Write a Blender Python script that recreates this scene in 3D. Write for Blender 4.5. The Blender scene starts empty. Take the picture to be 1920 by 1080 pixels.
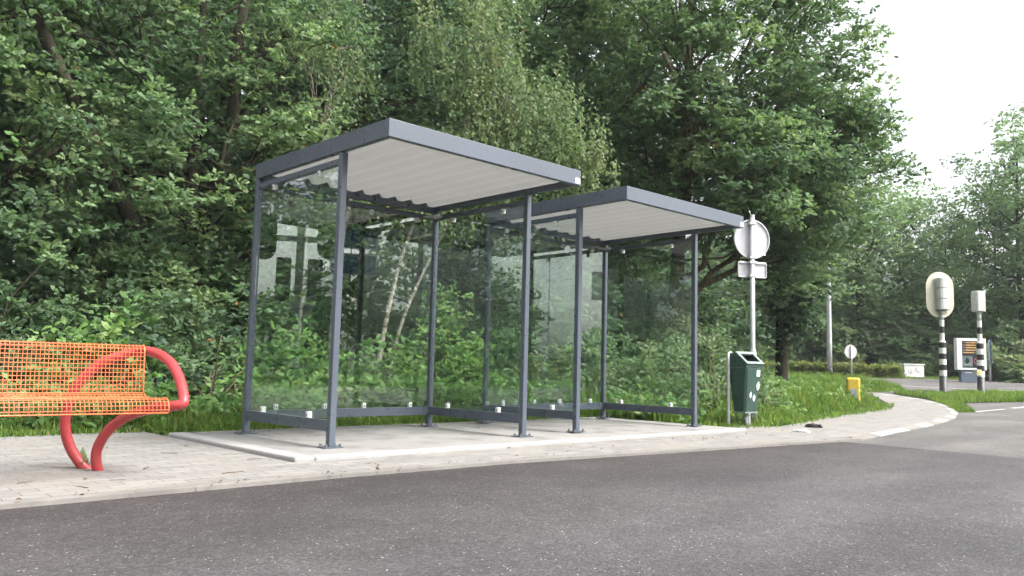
import bpy, math, random
import numpy as np
from mathutils import Vector, Matrix

sc = bpy.context.scene
col = sc.collection
R = math.radians
PI = math.pi

# ---------------------------------------------------------------- camera
CX, CY, CZ = -3.40978, -7.03103, 0.66195
YAW, PITCH, ROLL, FPX = 0.809372, 0.097163, 0.025004, 1518.28
cam_d = bpy.data.cameras.new('camera')
cam = bpy.data.objects.new('camera', cam_d)
col.objects.link(cam)
fw = Vector((math.cos(PITCH) * math.cos(YAW), math.cos(PITCH) * math.sin(YAW), math.sin(PITCH)))
rt = Vector((math.sin(YAW), -math.cos(YAW), 0))
up = rt.cross(fw)
r2 = rt * math.cos(ROLL) + up * math.sin(ROLL)
u2 = -rt * math.sin(ROLL) + up * math.cos(ROLL)
m3 = Matrix((r2, u2, -fw)).transposed()
cam.matrix_world = Matrix.Translation((CX, CY, CZ)) @ m3.to_4x4()
cam_d.sensor_width = 36
cam_d.lens = FPX / 1920 * 36
cam_d.clip_end = 2000
cam_d.clip_start = 0.05
sc.camera = cam


def terr(x, y):
    """height of the land: flat at the stop, rising gently towards the side road"""
    t = (np.asarray(x) - CX) * .687 + (np.asarray(y) - CY) * .72
    s = np.clip((t - 14) / 34, 0, 1)
    return .75 * s * s * (3 - 2 * s)


def tz(x, y, off=0.0):
    return float(terr(x, y)) + off


# ---------------------------------------------------------------- materials
def new_mat(name):
    m = bpy.data.materials.new(name)
    m.use_nodes = True
    nt = m.node_tree
    nt.nodes.clear()
    out = nt.nodes.new('ShaderNodeOutputMaterial')
    return m, nt, out


def N(nt, typ, **kw):
    n = nt.nodes.new(typ)
    for k, v in kw.items():
        if k.startswith('i_'):
            key = k[2:].replace('_', ' ')
            n.inputs[key].default_value = v
        else:
            setattr(n, k, v)
    return n


def L(nt, a, b):
    nt.links.new(a, b)


def rgba(c):
    return (c[0], c[1], c[2], 1)


def coords(nt, scale=None, kind='Object'):
    tc = N(nt, 'ShaderNodeTexCoord')
    if scale is None:
        return tc.outputs[kind]
    mp = N(nt, 'ShaderNodeMapping')
    mp.inputs['Scale'].default_value = scale
    L(nt, tc.outputs[kind], mp.inputs['Vector'])
    return mp.outputs['Vector']


def noise(nt, vec, scale, detail=4, rough=.55, out='Fac'):
    n = N(nt, 'ShaderNodeTexNoise')
    n.inputs['Scale'].default_value = scale
    n.inputs['Detail'].default_value = detail
    n.inputs['Roughness'].default_value = rough
    L(nt, vec, n.inputs['Vector'])
    return n.outputs[out]


def ramp(nt, fac, stops):
    r = N(nt, 'ShaderNodeValToRGB')
    e = r.color_ramp.elements
    while len(e) < len(stops):
        e.new(.5)
    for el, (p, c) in zip(e, stops):
        el.position = p
        el.color = rgba(c) if len(c) == 3 else c
    L(nt, fac, r.inputs['Fac'])
    return r.outputs['Color']


def mix(nt, fac, a, b, blend='MIX'):
    m = N(nt, 'ShaderNodeMix', data_type='RGBA', blend_type=blend)
    for sock, v in ((m.inputs['Factor'], fac), (m.inputs['A'], a), (m.inputs['B'], b)):
        pass
    ins = {'f': m.inputs[0], 'a': m.inputs[6], 'b': m.inputs[7]}
    for k, v in (('f', fac), ('a', a), ('b', b)):
        if isinstance(v, (int, float)):
            ins[k].default_value = v
        elif isinstance(v, tuple):
            ins[k].default_value = rgba(v)
        else:
            L(nt, v, ins[k])
    return m.outputs[2]


def math_n(nt, op, a, b=None, clamp=False):
    m = N(nt, 'ShaderNodeMath', operation=op, use_clamp=clamp)
    for i, v in enumerate((a, b)):
        if v is None:
            continue
        if isinstance(v, (int, float)):
            m.inputs[i].default_value = v
        else:
            L(nt, v, m.inputs[i])
    return m.outputs[0]


def bump(nt, h, strength=.3, dist=.01):
    b = N(nt, 'ShaderNodeBump')
    b.inputs['Strength'].default_value = strength
    b.inputs['Distance'].default_value = dist
    L(nt, h, b.inputs['Height'])
    return b.outputs['Normal']


def principled(nt, out, base, rough=.5, metal=0, spec=.5, normal=None):
    p = N(nt, 'ShaderNodeBsdfPrincipled')
    if isinstance(base, tuple):
        p.inputs['Base Color'].default_value = rgba(base)
    else:
        L(nt, base, p.inputs['Base Color'])
    if isinstance(rough, (int, float)):
        p.inputs['Roughness'].default_value = rough
    else:
        L(nt, rough, p.inputs['Roughness'])
    p.inputs['Metallic'].default_value = metal
    p.inputs['Specular IOR Level'].default_value = spec
    if normal is not None:
        L(nt, normal, p.inputs['Normal'])
    if out is not None:
        L(nt, p.outputs[0], out.inputs['Surface'])
    return p


def paint(name, c, rough=.4, var=.12, scale=6, dirt_or_glint=None, patch_amt=.35, metal=0, spec=.5):
    """painted or plain surface with mild mottling, dirt patches and uneven gloss"""
    m, nt, out = new_mat(name)
    v = coords(nt)
    n1 = noise(nt, v, scale, 5)
    lo = tuple(x * (1 - var) for x in c)
    hi = tuple(min(1, x * (1 + var)) for x in c)
    cc = ramp(nt, n1, [(.3, lo), (.7, hi)])
    if dirt_or_glint is not None:
        n2 = noise(nt, v, scale * 2.3, 8, .7)
        f = ramp(nt, n2, [(.52, (0, 0, 0)), (.75, (patch_amt,) * 3)])
        cc = mix(nt, f, cc, dirt_or_glint)
    n3 = noise(nt, v, scale * 8, 3)
    rr = math_n(nt, 'ADD', math_n(nt, 'MULTIPLY', n3, .2), rough - .1)
    principled(nt, out, cc, rr, metal, spec, bump(nt, n3, .05, .002))
    return m


def leaf_mat(name, transl=.3, rough=.45, spec=.35):
    m, nt, out = new_mat(name)
    a = N(nt, 'ShaderNodeAttribute', attribute_name='tint')
    p = principled(nt, None, a.outputs['Color'], rough, 0, spec)
    t = N(nt, 'ShaderNodeBsdfTranslucent')
    warm = mix(nt, 1.0, a.outputs['Color'], (1.15, 1.25, .85), 'MULTIPLY')
    L(nt, warm, t.inputs['Color'])
    ms = N(nt, 'ShaderNodeMixShader')
    ms.inputs[0].default_value = transl
    L(nt, p.outputs[0], ms.inputs[1])
    L(nt, t.outputs[0], ms.inputs[2])
    L(nt, ms.outputs[0], out.inputs['Surface'])
    return m


def glass_mat():
    m, nt, out = new_mat('shelter_glass')
    g = N(nt, 'ShaderNodeNewGeometry')
    d = N(nt, 'ShaderNodeVectorMath', operation='DOT_PRODUCT')
    L(nt, g.outputs['Normal'], d.inputs[0])
    L(nt, g.outputs['Incoming'], d.inputs[1])
    c = math_n(nt, 'ABSOLUTE', d.outputs['Value'])
    k = math_n(nt, 'POWER', math_n(nt, 'SUBTRACT', 1.0, c, True), 5.0)
    f = math_n(nt, 'ADD', math_n(nt, 'MULTIPLY', k, .90), .10, True)
    v = coords(nt)
    smear = noise(nt, v, 3.0, 6, .7)
    tr = N(nt, 'ShaderNodeBsdfTransparent')
    tr.inputs['Color'].default_value = (.945, .975, .96, 1)
    gl = N(nt, 'ShaderNodeBsdfGlossy')
    gl.inputs['Roughness'].default_value = .004
    gl.inputs['Color'].default_value = (.95, 1, .98, 1)
    ms = N(nt, 'ShaderNodeMixShader')
    L(nt, f, ms.inputs[0])
    L(nt, tr.outputs[0], ms.inputs[1])
    L(nt, gl.outputs[0], ms.inputs[2])
    # thin film of dust
    df = N(nt, 'ShaderNodeBsdfDiffuse')
    df.inputs['Color'].default_value = (.6, .62, .6, 1)
    m2 = N(nt, 'ShaderNodeMixShader')
    L(nt, math_n(nt, 'MULTIPLY', ramp(nt, smear, [(.45, (0, 0, 0)), (.8, (1, 1, 1))]), .008), m2.inputs[0])
    L(nt, ms.outputs[0], m2.inputs[1])
    L(nt, df.outputs[0], m2.inputs[2])
    L(nt, m2.outputs[0], out.inputs['Surface'])
    return m


def bark_mat(name, a, b, scale=14, birch=False):
    m, nt, out = new_mat(name)
    v = coords(nt, (1, 1, .18) if not birch else (1, 1, 2.2))
    n1 = noise(nt, v, scale, 7, .65)
    n2 = noise(nt, coords(nt), 2.5, 4)
    if birch:
        cc = ramp(nt, n1, [(.38, b), (.5, a), (1, tuple(min(1, x * 1.15) for x in a))])
    else:
        cc = ramp(nt, n1, [(.3, b), (.7, a)])
        cc = mix(nt, ramp(nt, n2, [(.5, (0, 0, 0)), (.7, (.5, .5, .5))]), cc, (.07, .085, .035))
    principled(nt, out, cc, .9, 0, .2, bump(nt, n1, .6, .02))
    return m


def asphalt_mat(name, base, speck, amount, tint=None, rough=.82):
    m, nt, out = new_mat(name)
    v = coords(nt)
    vo = N(nt, 'ShaderNodeTexVoronoi', feature='F1')
    vo.inputs['Scale'].default_value = 105
    L(nt, v, vo.inputs['Vector'])
    big = noise(nt, v, .45, 4, .6)
    mid = noise(nt, v, 7, 6, .7)
    fine = noise(nt, v, 170, 3, .7)
    cc = ramp(nt, fine, [(.3, tuple(x * .66 for x in base)), (.5, base), (.72, tuple(x * 1.45 for x in base))])
    # every stone its own shade, a few nearly white
    sep = N(nt, 'ShaderNodeSeparateColor')
    L(nt, vo.outputs['Color'], sep.inputs[0])
    stone = ramp(nt, sep.outputs[0], [(0, (.7,) * 3), (.55, (.95,) * 3), (.9, (1.3,) * 3), (1, (1.6,) * 3)])
    cc = mix(nt, 1.0, cc, stone, 'MULTIPLY')
    sp = ramp(nt, sep.outputs[1], [(1 - amount, (0, 0, 0)), (1 - amount * .6, (1, 1, 1))])
    near = ramp(nt, vo.outputs['Distance'], [(.25, (1, 1, 1)), (.45, (0, 0, 0))])
    cc = mix(nt, math_n(nt, 'MULTIPLY', sp, near), cc, speck)
    # patches of wear
    wear = ramp(nt, big, [(.35, (.8, .8, .8)), (.65, (1.18, 1.17, 1.16))])
    cc = mix(nt, 1.0, cc, wear, 'MULTIPLY')
    wear2 = ramp(nt, mid, [(.3, (.84, .84, .84)), (.7, (1.14, 1.14, 1.14))])
    cc = mix(nt, 1.0, cc, wear2, 'MULTIPLY')
    vx = coords(nt, (.25, 1.0, 1))
    trk = noise(nt, vx, 1.3, 3, .5)
    cc = mix(nt, 1.0, cc, ramp(nt, trk, [(.38, (.86, .86, .87)), (.62, (1.13, 1.13, 1.12))]), 'MULTIPLY')
    if tint:
        # brown edge stain; its darkening also paints in the sheen and vignette falloff
        sx = N(nt, 'ShaderNodeSeparateXYZ')
        L(nt, v, sx.inputs[0])
        w = math_n(nt, 'ADD', math_n(nt, 'MULTIPLY', noise(nt, v, .8, 3), 1.6), sx.outputs[1])
        g = N(nt, 'ShaderNodeMapRange')
        g.inputs[1].default_value = -3.9
        g.inputs[2].default_value = -1.9
        L(nt, w, g.inputs[0])
        cc = mix(nt, math_n(nt, 'MULTIPLY', g.outputs[0], .9), cc, mix(nt, 1.0, cc, tint, 'MULTIPLY'))
    h = math_n(nt, 'ADD', fine, math_n(nt, 'MULTIPLY', vo.outputs['Distance'], -.8))
    principled(nt, out, cc, rough, 0, .35, bump(nt, h, .8, .006))
    return m


def paving_mat():
    m, nt, out = new_mat('grey_paving')
    v = coords(nt)
    warp = N(nt, 'ShaderNodeVectorMath', operation='MULTIPLY_ADD')
    wn = noise(nt, v, 1.6, 2, .5, 'Color')
    L(nt, wn, warp.inputs[0])
    warp.inputs[1].default_value = (.03, .03, 0)
    L(nt, v, warp.inputs[2])
    b = N(nt, 'ShaderNodeTexBrick')
    b.offset = .5
    b.inputs['Scale'].default_value = 1
    b.inputs['Brick Width'].default_value = .21
    b.inputs['Row Height'].default_value = .105
    b.inputs['Mortar Size'].default_value = .0035
    b.inputs['Mortar Smooth'].default_value = .35
    b.inputs['Bias'].default_value = 0
    b.inputs['Color1'].default_value = (.185, .180, .171, 1)
    b.inputs['Color2'].default_value = (.240, .235, .226, 1)
    b.inputs['Mortar'].default_value = (.075, .069, .061, 1)
    L(nt, warp.outputs[0], b.inputs['Vector'])
    n1 = noise(nt, v, 1.3, 6, .65)
    n2 = noise(nt, v, 22, 6, .75)
    n3 = noise(nt, v, 130, 2, .6)
    cc = mix(nt, 1.0, b.outputs['Color'], ramp(nt, n2, [(.25, (.82, .82, .82)), (.75, (1.14, 1.13, 1.12))]), 'MULTIPLY')
    # sand lying in drifts over the joints
    sand = ramp(nt, n1, [(.47, (0, 0, 0)), (.68, (.75, .75, .75))])
    cc = mix(nt, sand, cc, (.225, .207, .182))
    cc = mix(nt, ramp(nt, noise(nt, v, 3.7, 8, .75), [(.58, (0, 0, 0)), (.8, (.55, .55, .55))]), cc, (.165, .152, .135))
    cc = mix(nt, 1.0, cc, ramp(nt, n3, [(.3, (.86,) * 3), (.7, (1.12,) * 3)]), 'MULTIPLY')
    h = math_n(nt, 'ADD', math_n(nt, 'MULTIPLY', b.outputs['Fac'], -.8), math_n(nt, 'MULTIPLY', n2, .6))
    principled(nt, out, cc, .88, 0, .25, bump(nt, h, .35, .006))
    return m


def concrete_mat(name, c, stain=.4, rough=.85):
    m, nt, out = new_mat(name)
    v = coords(nt)
    n1 = noise(nt, v, 1.1, 7, .7)
    n2 = noise(nt, v, 18, 6, .7)
    n3 = noise(nt, v, 2.6, 5, .6)
    cc = ramp(nt, n1, [(.3, tuple(x * .82 for x in c)), (.7, tuple(x * 1.08 for x in c))])
    cc = mix(nt, 1.0, cc, ramp(nt, n2, [(.3, (.9,) * 3), (.7, (1.08,) * 3)]), 'MULTIPLY')
    cc = mix(nt, ramp(nt, n3, [(.5, (0, 0, 0)), (.72, (stain,) * 3)]), cc, tuple(x * .5 for x in c))
    gum = noise(nt, v, 9, 2, .4)
    cc = mix(nt, ramp(nt, gum, [(.68, (0, 0, 0)), (.72, (.35, .35, .35))]), cc, tuple(x * .5 for x in c))
    principled(nt, out, cc, rough, 0, .25, bump(nt, n2, .2, .004))
    return m


def earth_mat():
    m, nt, out = new_mat('earth')
    v = coords(nt)
    n1 = noise(nt, v, 2.2, 8, .7)
    n2 = noise(nt, v, 25, 5, .7)
    cc = ramp(nt, n1, [(.3, (.028, .032, .014)), (.55, (.045, .055, .02)), (.8, (.075, .06, .035))])
    cc = mix(nt, 1.0, cc, ramp(nt, n2, [(.3, (.6,) * 3), (.7, (1.4,) * 3)]), 'MULTIPLY')
    principled(nt, out, cc, .95, 0, .1, bump(nt, n2, .7, .03))
    return m


M = {}
M['frame'] = paint('slate_grey_powder_coat', (.080, .095, .120), .3, .09, 1.1)
M['glass'] = glass_mat()
M['clamp'] = paint('white_nylon', (.7, .7, .68), .45, .05)
M['galv'] = paint('galvanised_steel', (.44, .45, .455), .5, .14, 9, (.3, .29, .27), .3, .25)
M['galv_dark'] = paint('galvanised_bolt', (.16, .16, .17), .5, .2, 20, None, 0, .4)
M['sticker'] = paint('white_sticker', (.8, .8, .8), .35, .03)
M['red'] = paint('red_coated_tube', (.36, .040, .043), .42, .1, 5, (.32, .10, .08), .35)
M['orange'] = paint('orange_coated_wire', (.58, .145, .052), .45, .1, 5, (.60, .34, .11), .7)  # yellow patches paint the wire's highlights into the coating
M['green'] = paint('bin_green', (.028, .066, .052), .42, .1, 7, (.14, .16, .14), .3)
M['green_trim'] = paint('bin_trim_grey_green', (.16, .21, .19), .5, .1, 9, (.3, .3, .28), .4)
M['black'] = paint('black_paint', (.018, .018, .02), .5, .2, 9, (.1, .1, .09), .3)
M['white'] = paint('white_paint', (.74, .74, .72), .5, .05, 7, (.4, .38, .33), .25)
M['whiteroad'] = paint('road_marking_white', (.42, .42, .41), .75, .12, 5, (.25, .24, .23), .6)
M['cream'] = paint('cream_board', (.56, .53, .42), .5, .05, 4, (.4, .38, .3), .3)
M['housing'] = paint('signal_housing', (.50, .51, .49), .5, .06, 5, (.35, .34, .3), .3)
M['yellow'] = paint('yellow_plastic', (.72, .50, .06), .45, .08, 8, (.5, .36, .1), .4)
M['greypanel'] = paint('grey_back_of_sign', (.44, .435, .46), .55, .05, 4, (.35, .34, .33), .25)
M['blue'] = paint('blue_panel', (.035, .11, .22), .4, .08, 6)
M['slate'] = paint('slate_blue_box', (.10, .125, .17), .5, .08, 6)
M['screen'] = paint('dark_screen', (.02, .021, .024), .25, .1, 4)
M['darkgrey'] = paint('dark_grey_print', (.11, .15, .15), .4, .1, 6)
M['bark'] = bark_mat('oak_bark', (.06, .05, .038), (.018, .015, .012))
M['bark_pale'] = bark_mat('pale_bark', (.16, .13, .09), (.05, .04, .03))
M['birch'] = bark_mat('birch_bark', (.27, .245, .205), (.07, .055, .04), 9, True)
M['twig'] = paint('dry_twig', (.11, .085, .06), .85, .3, 20)
M['leaf'] = leaf_mat('oak_leaf', .42, .58, .28)
M['leaf_soft'] = leaf_mat('soft_leaf', .42, .6, .22)
M['grass'] = leaf_mat('grass_blade', .4, .6, .2)
M['asphalt'] = asphalt_mat('fresh_asphalt', (.066, .0645, .0665), (.52, .51, .50), .018, (.55, .48, .45))
M['asphalt_old'] = asphalt_mat('worn_asphalt', (.100, .096, .093), (.40, .39, .38), .03)
M['paving'] = paving_mat()
M['slab'] = concrete_mat('cast_concrete', (.25, .245, .235), .85)
M['slab_edge'] = concrete_mat('clean_concrete', (.31, .308, .30), .3)
M['kerb_grey'] = concrete_mat('kerb_concrete', (.21, .20, .185), .5)
M['kerb_white'] = concrete_mat('kerb_pale', (.33, .325, .31), .35)
M['earth'] = earth_mat()


def amber_mat():
    m, nt, out = new_mat('amber_led')
    p = principled(nt, out, (.35, .16, .02), .5)
    p.inputs['Emission Color'].default_value = (1, .55, .12, 1)
    p.inputs['Emission Strength'].default_value = .35
    return m


M['amber'] = amber_mat()
M['led_off'] = paint('unlit_led_row', (.14, .12, .10), .5, .1, 20)
M['redprint'] = paint('red_print', (.35, .10, .10), .5, .1, 8)
M['paleprint'] = paint('pale_print', (.45, .48, .46), .5, .1, 8)


def ceiling_mat():
    m, nt, out = new_mat('corrugated_roof_sheet')
    v = coords(nt)
    cc = ramp(nt, noise(nt, v, 2, 5), [(.3, (.318, .316, .304)), (.7, (.352, .349, .336))])
    p = principled(nt, None, cc, .6, 0, .3)
    t = N(nt, 'ShaderNodeBsdfTranslucent')
    t.inputs['Color'].default_value = (.38, .38, .37, 1)
    ms = N(nt, 'ShaderNodeMixShader')
    ms.inputs[0].default_value = .22
    L(nt, p.outputs[0], ms.inputs[1])
    L(nt, t.outputs[0], ms.inputs[2])
    L(nt, ms.outputs[0], out.inputs['Surface'])
    return m


M['ceiling'] = ceiling_mat()


def brick_mat():
    m, nt, out = new_mat('red_brick')
    tc = coords(nt, (1, 1, 1))
    b = N(nt, 'ShaderNodeTexBrick')
    b.inputs['Scale'].default_value = 4
    b.inputs['Color1'].default_value = (.30, .13, .08, 1)
    b.inputs['Color2'].default_value = (.38, .18, .11, 1)
    b.inputs['Mortar'].default_value = (.35, .33, .3, 1)
    mp = N(nt, 'ShaderNodeMapping')
    mp.inputs['Rotation'].default_value = (R(90), 0, 0)
    L(nt, tc, mp.inputs['Vector'])
    L(nt, mp.outputs[0], b.inputs['Vector'])
    principled(nt, out, b.outputs['Color'], .9)
    return m


M['brick'] = brick_mat()

# ---------------------------------------------------------------- object helpers


def tag(o, label=None, cat=None, group=None, kind=None):
    if label:
        o['label'] = label
    if cat:
        o['category'] = cat
    if group:
        o['group'] = group
    if kind:
        o['kind'] = kind
    return o


def empty(name, loc, rz=0.0, label=None, cat=None, group=None):
    o = bpy.data.objects.new(name, None)
    o.empty_display_size = .2
    o.location = loc
    o.rotation_euler = (0, 0, rz)
    col.objects.link(o)
    return tag(o, label, cat, group)


class MB:
    """collects shapes; build() links them as one mesh object"""

    def __init__(self):
        self.v, self.f, self.mi, self.sm = [], [], [], []

    def add(self, vs, fs, mi=0, smooth=False):
        o = len(self.v)
        self.v += [tuple(x) for x in vs]
        for f in fs:
            self.f.append(tuple(i + o for i in f))
            self.mi.append(mi)
            self.sm.append(smooth)
        return self

    def box(self, lo, hi, mi=0, bev=0.0):
        (x0, y0, z0), (x1, y1, z1) = lo, hi
        if bev <= 0:
            vs = [(x0, y0, z0), (x1, y0, z0), (x1, y1, z0), (x0, y1, z0), (x0, y0, z1), (x1, y0, z1), (x1, y1, z1), (x0, y1, z1)]
            fs = [(3, 2, 1, 0), (4, 5, 6, 7), (0, 1, 5, 4), (1, 2, 6, 5), (2, 3, 7, 6), (3, 0, 4, 7)]
            return self.add(vs, fs, mi)
        import bmesh
        bm = bmesh.new()
        bmesh.ops.create_cube(bm, size=1)
        for v in bm.verts:
            v.co = Vector(((x0 + x1) / 2 + v.co.x * (x1 - x0), (y0 + y1) / 2 + v.co.y * (y1 - y0), (z0 + z1) / 2 + v.co.z * (z1 - z0)))
        bmesh.ops.bevel(bm, geom=list(bm.edges), offset=bev, segments=2, profile=.7, affect='EDGES')
        bm.verts.index_update()
        vs = [tuple(v.co) for v in bm.verts]
        fs = [tuple(v.index for v in f.verts) for f in bm.faces]
        bm.free()
        return self.add(vs, fs, mi)

    def tube(self, pts, rad, sides=8, mi=0, cap=True, smooth=True):
        pts = [Vector(p) for p in pts]
        n = len(pts)
        rads = rad if isinstance(rad, (list, tuple)) else [rad] * n
        vs, fs = [], []
        t0 = (pts[1] - pts[0]).normalized()
        ref = Vector((0, 0, 1)) if abs(t0.z) < .9 else Vector((1, 0, 0))
        nrm = t0.cross(ref).normalized()
        for i, p in enumerate(pts):
            if i == 0:
                t = t0
            elif i == n - 1:
                t = (pts[-1] - pts[-2]).normalized()
            else:
                t = ((pts[i + 1] - p).normalized() + (p - pts[i - 1]).normalized()).normalized()
            nrm = (nrm - t * nrm.dot(t)).normalized()
            b = t.cross(nrm)
            for k in range(sides):
                a = 2 * PI * k / sides
                vs.append(p + (nrm * math.cos(a) + b * math.sin(a)) * rads[i])
        for i in range(n - 1):
            for k in range(sides):
                k2 = (k + 1) % sides
                fs.append((i * sides + k, i * sides + k2, (i + 1) * sides + k2, (i + 1) * sides + k))
        if cap:
            fs.append(tuple(range(sides))[::-1])
            fs.append(tuple((n - 1) * sides + k for k in range(sides)))
        return self.add(vs, fs, mi, smooth)

    def prism(self, outline, fn0, fn1, mi=0, smooth=False):
        """outline: 2-D points; fn0/fn1 map a 2-D point to the two faces"""
        n = len(outline)
        vs = [fn0(p) for p in outline] + [fn1(p) for p in outline]
        fs = [tuple(range(n))[::-1], tuple(range(n, 2 * n))]
        fs += [(i, (i + 1) % n, n + (i + 1) % n, n + i) for i in range(n)]
        return self.add(vs, fs, mi, smooth)

    def build(self, name, mats, parent=None, fix=True, bevel=0):
        me = bpy.data.meshes.new(name)
        me.from_pydata(self.v, [], self.f)
        if not isinstance(mats, (list, tuple)):
            mats = [mats]
        for m in mats:
            me.materials.append(m)
        me.polygons.foreach_set('material_index', self.mi)
        me.polygons.foreach_set('use_smooth', self.sm)
        me.update()
        if fix:
            import bmesh
            bm = bmesh.new()
            bm.from_mesh(me)
            bmesh.ops.recalc_face_normals(bm, faces=bm.faces)
            bm.to_mesh(me)
            bm.free()
        o = bpy.data.objects.new(name, me)
        col.objects.link(o)
        if parent is not None:
            o.parent = parent
        if bevel:
            md = o.modifiers.new('bevel', 'BEVEL')
            md.width = bevel
            md.segments = 2
            md.limit_method = 'ANGLE'
        return o


def copy_tree(o, parent=None):
    kids = [c for c in o.children]
    c = o.copy()
    col.objects.link(c)
    c.parent = parent
    for ch in kids:
        copy_tree(ch, c)
    return c


def stadium(w, h, n=10):
    r = w / 2
    pts = []
    for k in range(n + 1):
        a = PI * k / n
        pts.append((r * math.cos(a), h / 2 - r + r * math.sin(a)))
    for k in range(n + 1):
        a = PI + PI * k / n
        pts.append((r * math.cos(a), -h / 2 + r + r * math.sin(a)))
    return pts


def rrect(w, h, r, n=4):
    pts = []
    for cx, cy, a0 in ((w / 2 - r, h / 2 - r, 0), (-w / 2 + r, h / 2 - r, 90), (-w / 2 + r, -h / 2 + r, 180), (w / 2 - r, -h / 2 + r, 270)):
        for k in range(n + 1):
            a = R(a0 + 90 * k / n)
            pts.append((cx + r * math.cos(a), cy + r * math.sin(a)))
    return pts


def circle(r, n=32):
    return [(r * math.cos(2 * PI * k / n), r * math.sin(2 * PI * k / n)) for k in range(n)]


def plate(mb, outline, y0, y1, cx=0, cz=0, mi=0):
    """a flat shape standing in the XZ plane, from y0 to y1"""
    return mb.prism(outline, lambda p: (cx + p[0], y0, cz + p[1]), lambda p: (cx + p[0], y1, cz + p[1]), mi)


# ---------------------------------------------------------------- the land
def sheet(name, poly, off, mat, step=1.0, skirt=0.0, mi_fn=None):
    """a ground sheet following the land: triangulated outline cut on a metre grid"""
    import bmesh
    bm = bmesh.new()
    vs = [bm.verts.new((x, y, 0)) for x, y in poly]
    f = bm.faces.new(vs)
    bmesh.ops.triangulate(bm, faces=[f])
    xs = [p[0] for p in poly]
    ys = [p[1] for p in poly]
    if max(xs) > 9:
        for ax, lo, hi in ((0, max(9, min(xs)), max(xs)), (1, min(ys), max(ys))):
            k = math.ceil(lo)
            while k < min(hi, 60):
                co = [0, 0, 0]
                no = [0, 0, 0]
                co[ax] = k
                no[ax] = 1
                bmesh.ops.bisect_plane(bm, geom=list(bm.verts) + list(bm.edges) + list(bm.faces), plane_co=co, plane_no=no, dist=1e-5)
                k += step
    for v in bm.verts:
        v.co.z = tz(v.co.x, v.co.y, off)
    bmesh.ops.recalc_face_normals(bm, faces=bm.faces)
    for f in bm.faces:
        if f.normal.z < 0:
            f.normal_flip()
    if skirt:
        be = [e for e in bm.edges if len(e.link_faces) == 1]
        r = bmesh.ops.extrude_edge_only(bm, edges=be)
        for g in r['geom']:
            if isinstance(g, bmesh.types.BMVert):
                g.co.z -= skirt
    me = bpy.data.meshes.new(name)
    bm.to_mesh(me)
    bm.free()
    me.materials.append(mat)
    o = bpy.data.objects.new(name, me)
    col.objects.link(o)
    o['kind'] = 'structure'
    return o


def ground():
    ax = np.concatenate([[-700, -300, -120, -60], np.arange(-30, 70, 1.0), [80, 110, 160, 300, 700]])
    nx = len(ax)
    X, Y = np.meshgrid(ax, ax, indexing='ij')
    Z = terr(X, Y) - .10
    vs = np.stack([X, Y, Z], -1).reshape(-1, 3)
    fs = [(i * nx + j, (i + 1) * nx + j, (i + 1) * nx + j + 1, i * nx + j + 1) for i in range(nx - 1) for j in range(nx - 1)]
    mb = MB()
    mb.v = [tuple(v) for v in vs]
    mb.f = fs
    mb.mi = [0] * len(fs)
    mb.sm = [True] * len(fs)
    o = mb.build('ground', M['earth'], fix=False)
    o['kind'] = 'structure'


ground()
# outline of the kerb line between road and paving, left to right
EDGE = [(-9, -2.72), (-2.46, -2.63), (-.6, -2.58), (.85, -2.61), (2.75, -2.82), (4.36, -2.99), (5.74, -3.14)]
KOUT = [(5.74, -3.14), (7.41, -2.87), (9.26, -2.61), (12.18, -2.03), (14.66, -1.31), (16.8, -.55), (18.57, .25), (20.3, 1.35), (22.5, 3.4)]
KTOP = [(5.74, -3.0), (6.72, -2.86), (8.04, -2.67), (10.16, -2.30), (12.9, -1.70), (14.75, -1.14), (16.5, -.42), (17.87, .22), (20.0, 1.62), (22.1, 3.7)]
INNER = [(-9, .95), (-.56, .98), (-.56, .40), (5.42, .40), (5.42, -1.42), (6.05, -1.46), (6.56, -1.70), (7.6, -1.45), (10.1, -.80), (13.6, -.20), (16.4, .75), (20.1, 2.58), (21.9, 3.9)]
# fresh black asphalt, then the older paler surface with the mouth of the side road
sheet('road', [(-60, -14), (5.2, -14), (5.22, -4.85), (5.33, -3.4), (5.35, -3.02)] + [(x, y + .02) for x, y in reversed(EDGE[:-1])] + [(-60, -2.9)], -.056, M['asphalt'])
sheet('old_road', [(5.2, -14), (60, -14), (60, 12.5), (41, 4.8), (30.9, 13.5), (20, 24.5), (14, 24), (20.5, 17), (26.2, 9.9), (26.6, 6.0), (27.2, 4.4), (25.6, 3.6), (22.6, 3.5), (20.3, 1.45), (18.5, .33), (16.8, -.47), (14.6, -1.24), (12.2, -1.95), (9.2, -2.52), (7.4, -2.78), (5.7, -3.02), (5.35, -3.02), (5.33, -3.4), (5.22, -4.85)], -.06, M['asphalt_old'])
sheet('pavement', INNER + list(reversed(KTOP)) + [(x, y + .10) for x, y in reversed(EDGE[:-1])], -.03, M['paving'], skirt=.06)


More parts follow.
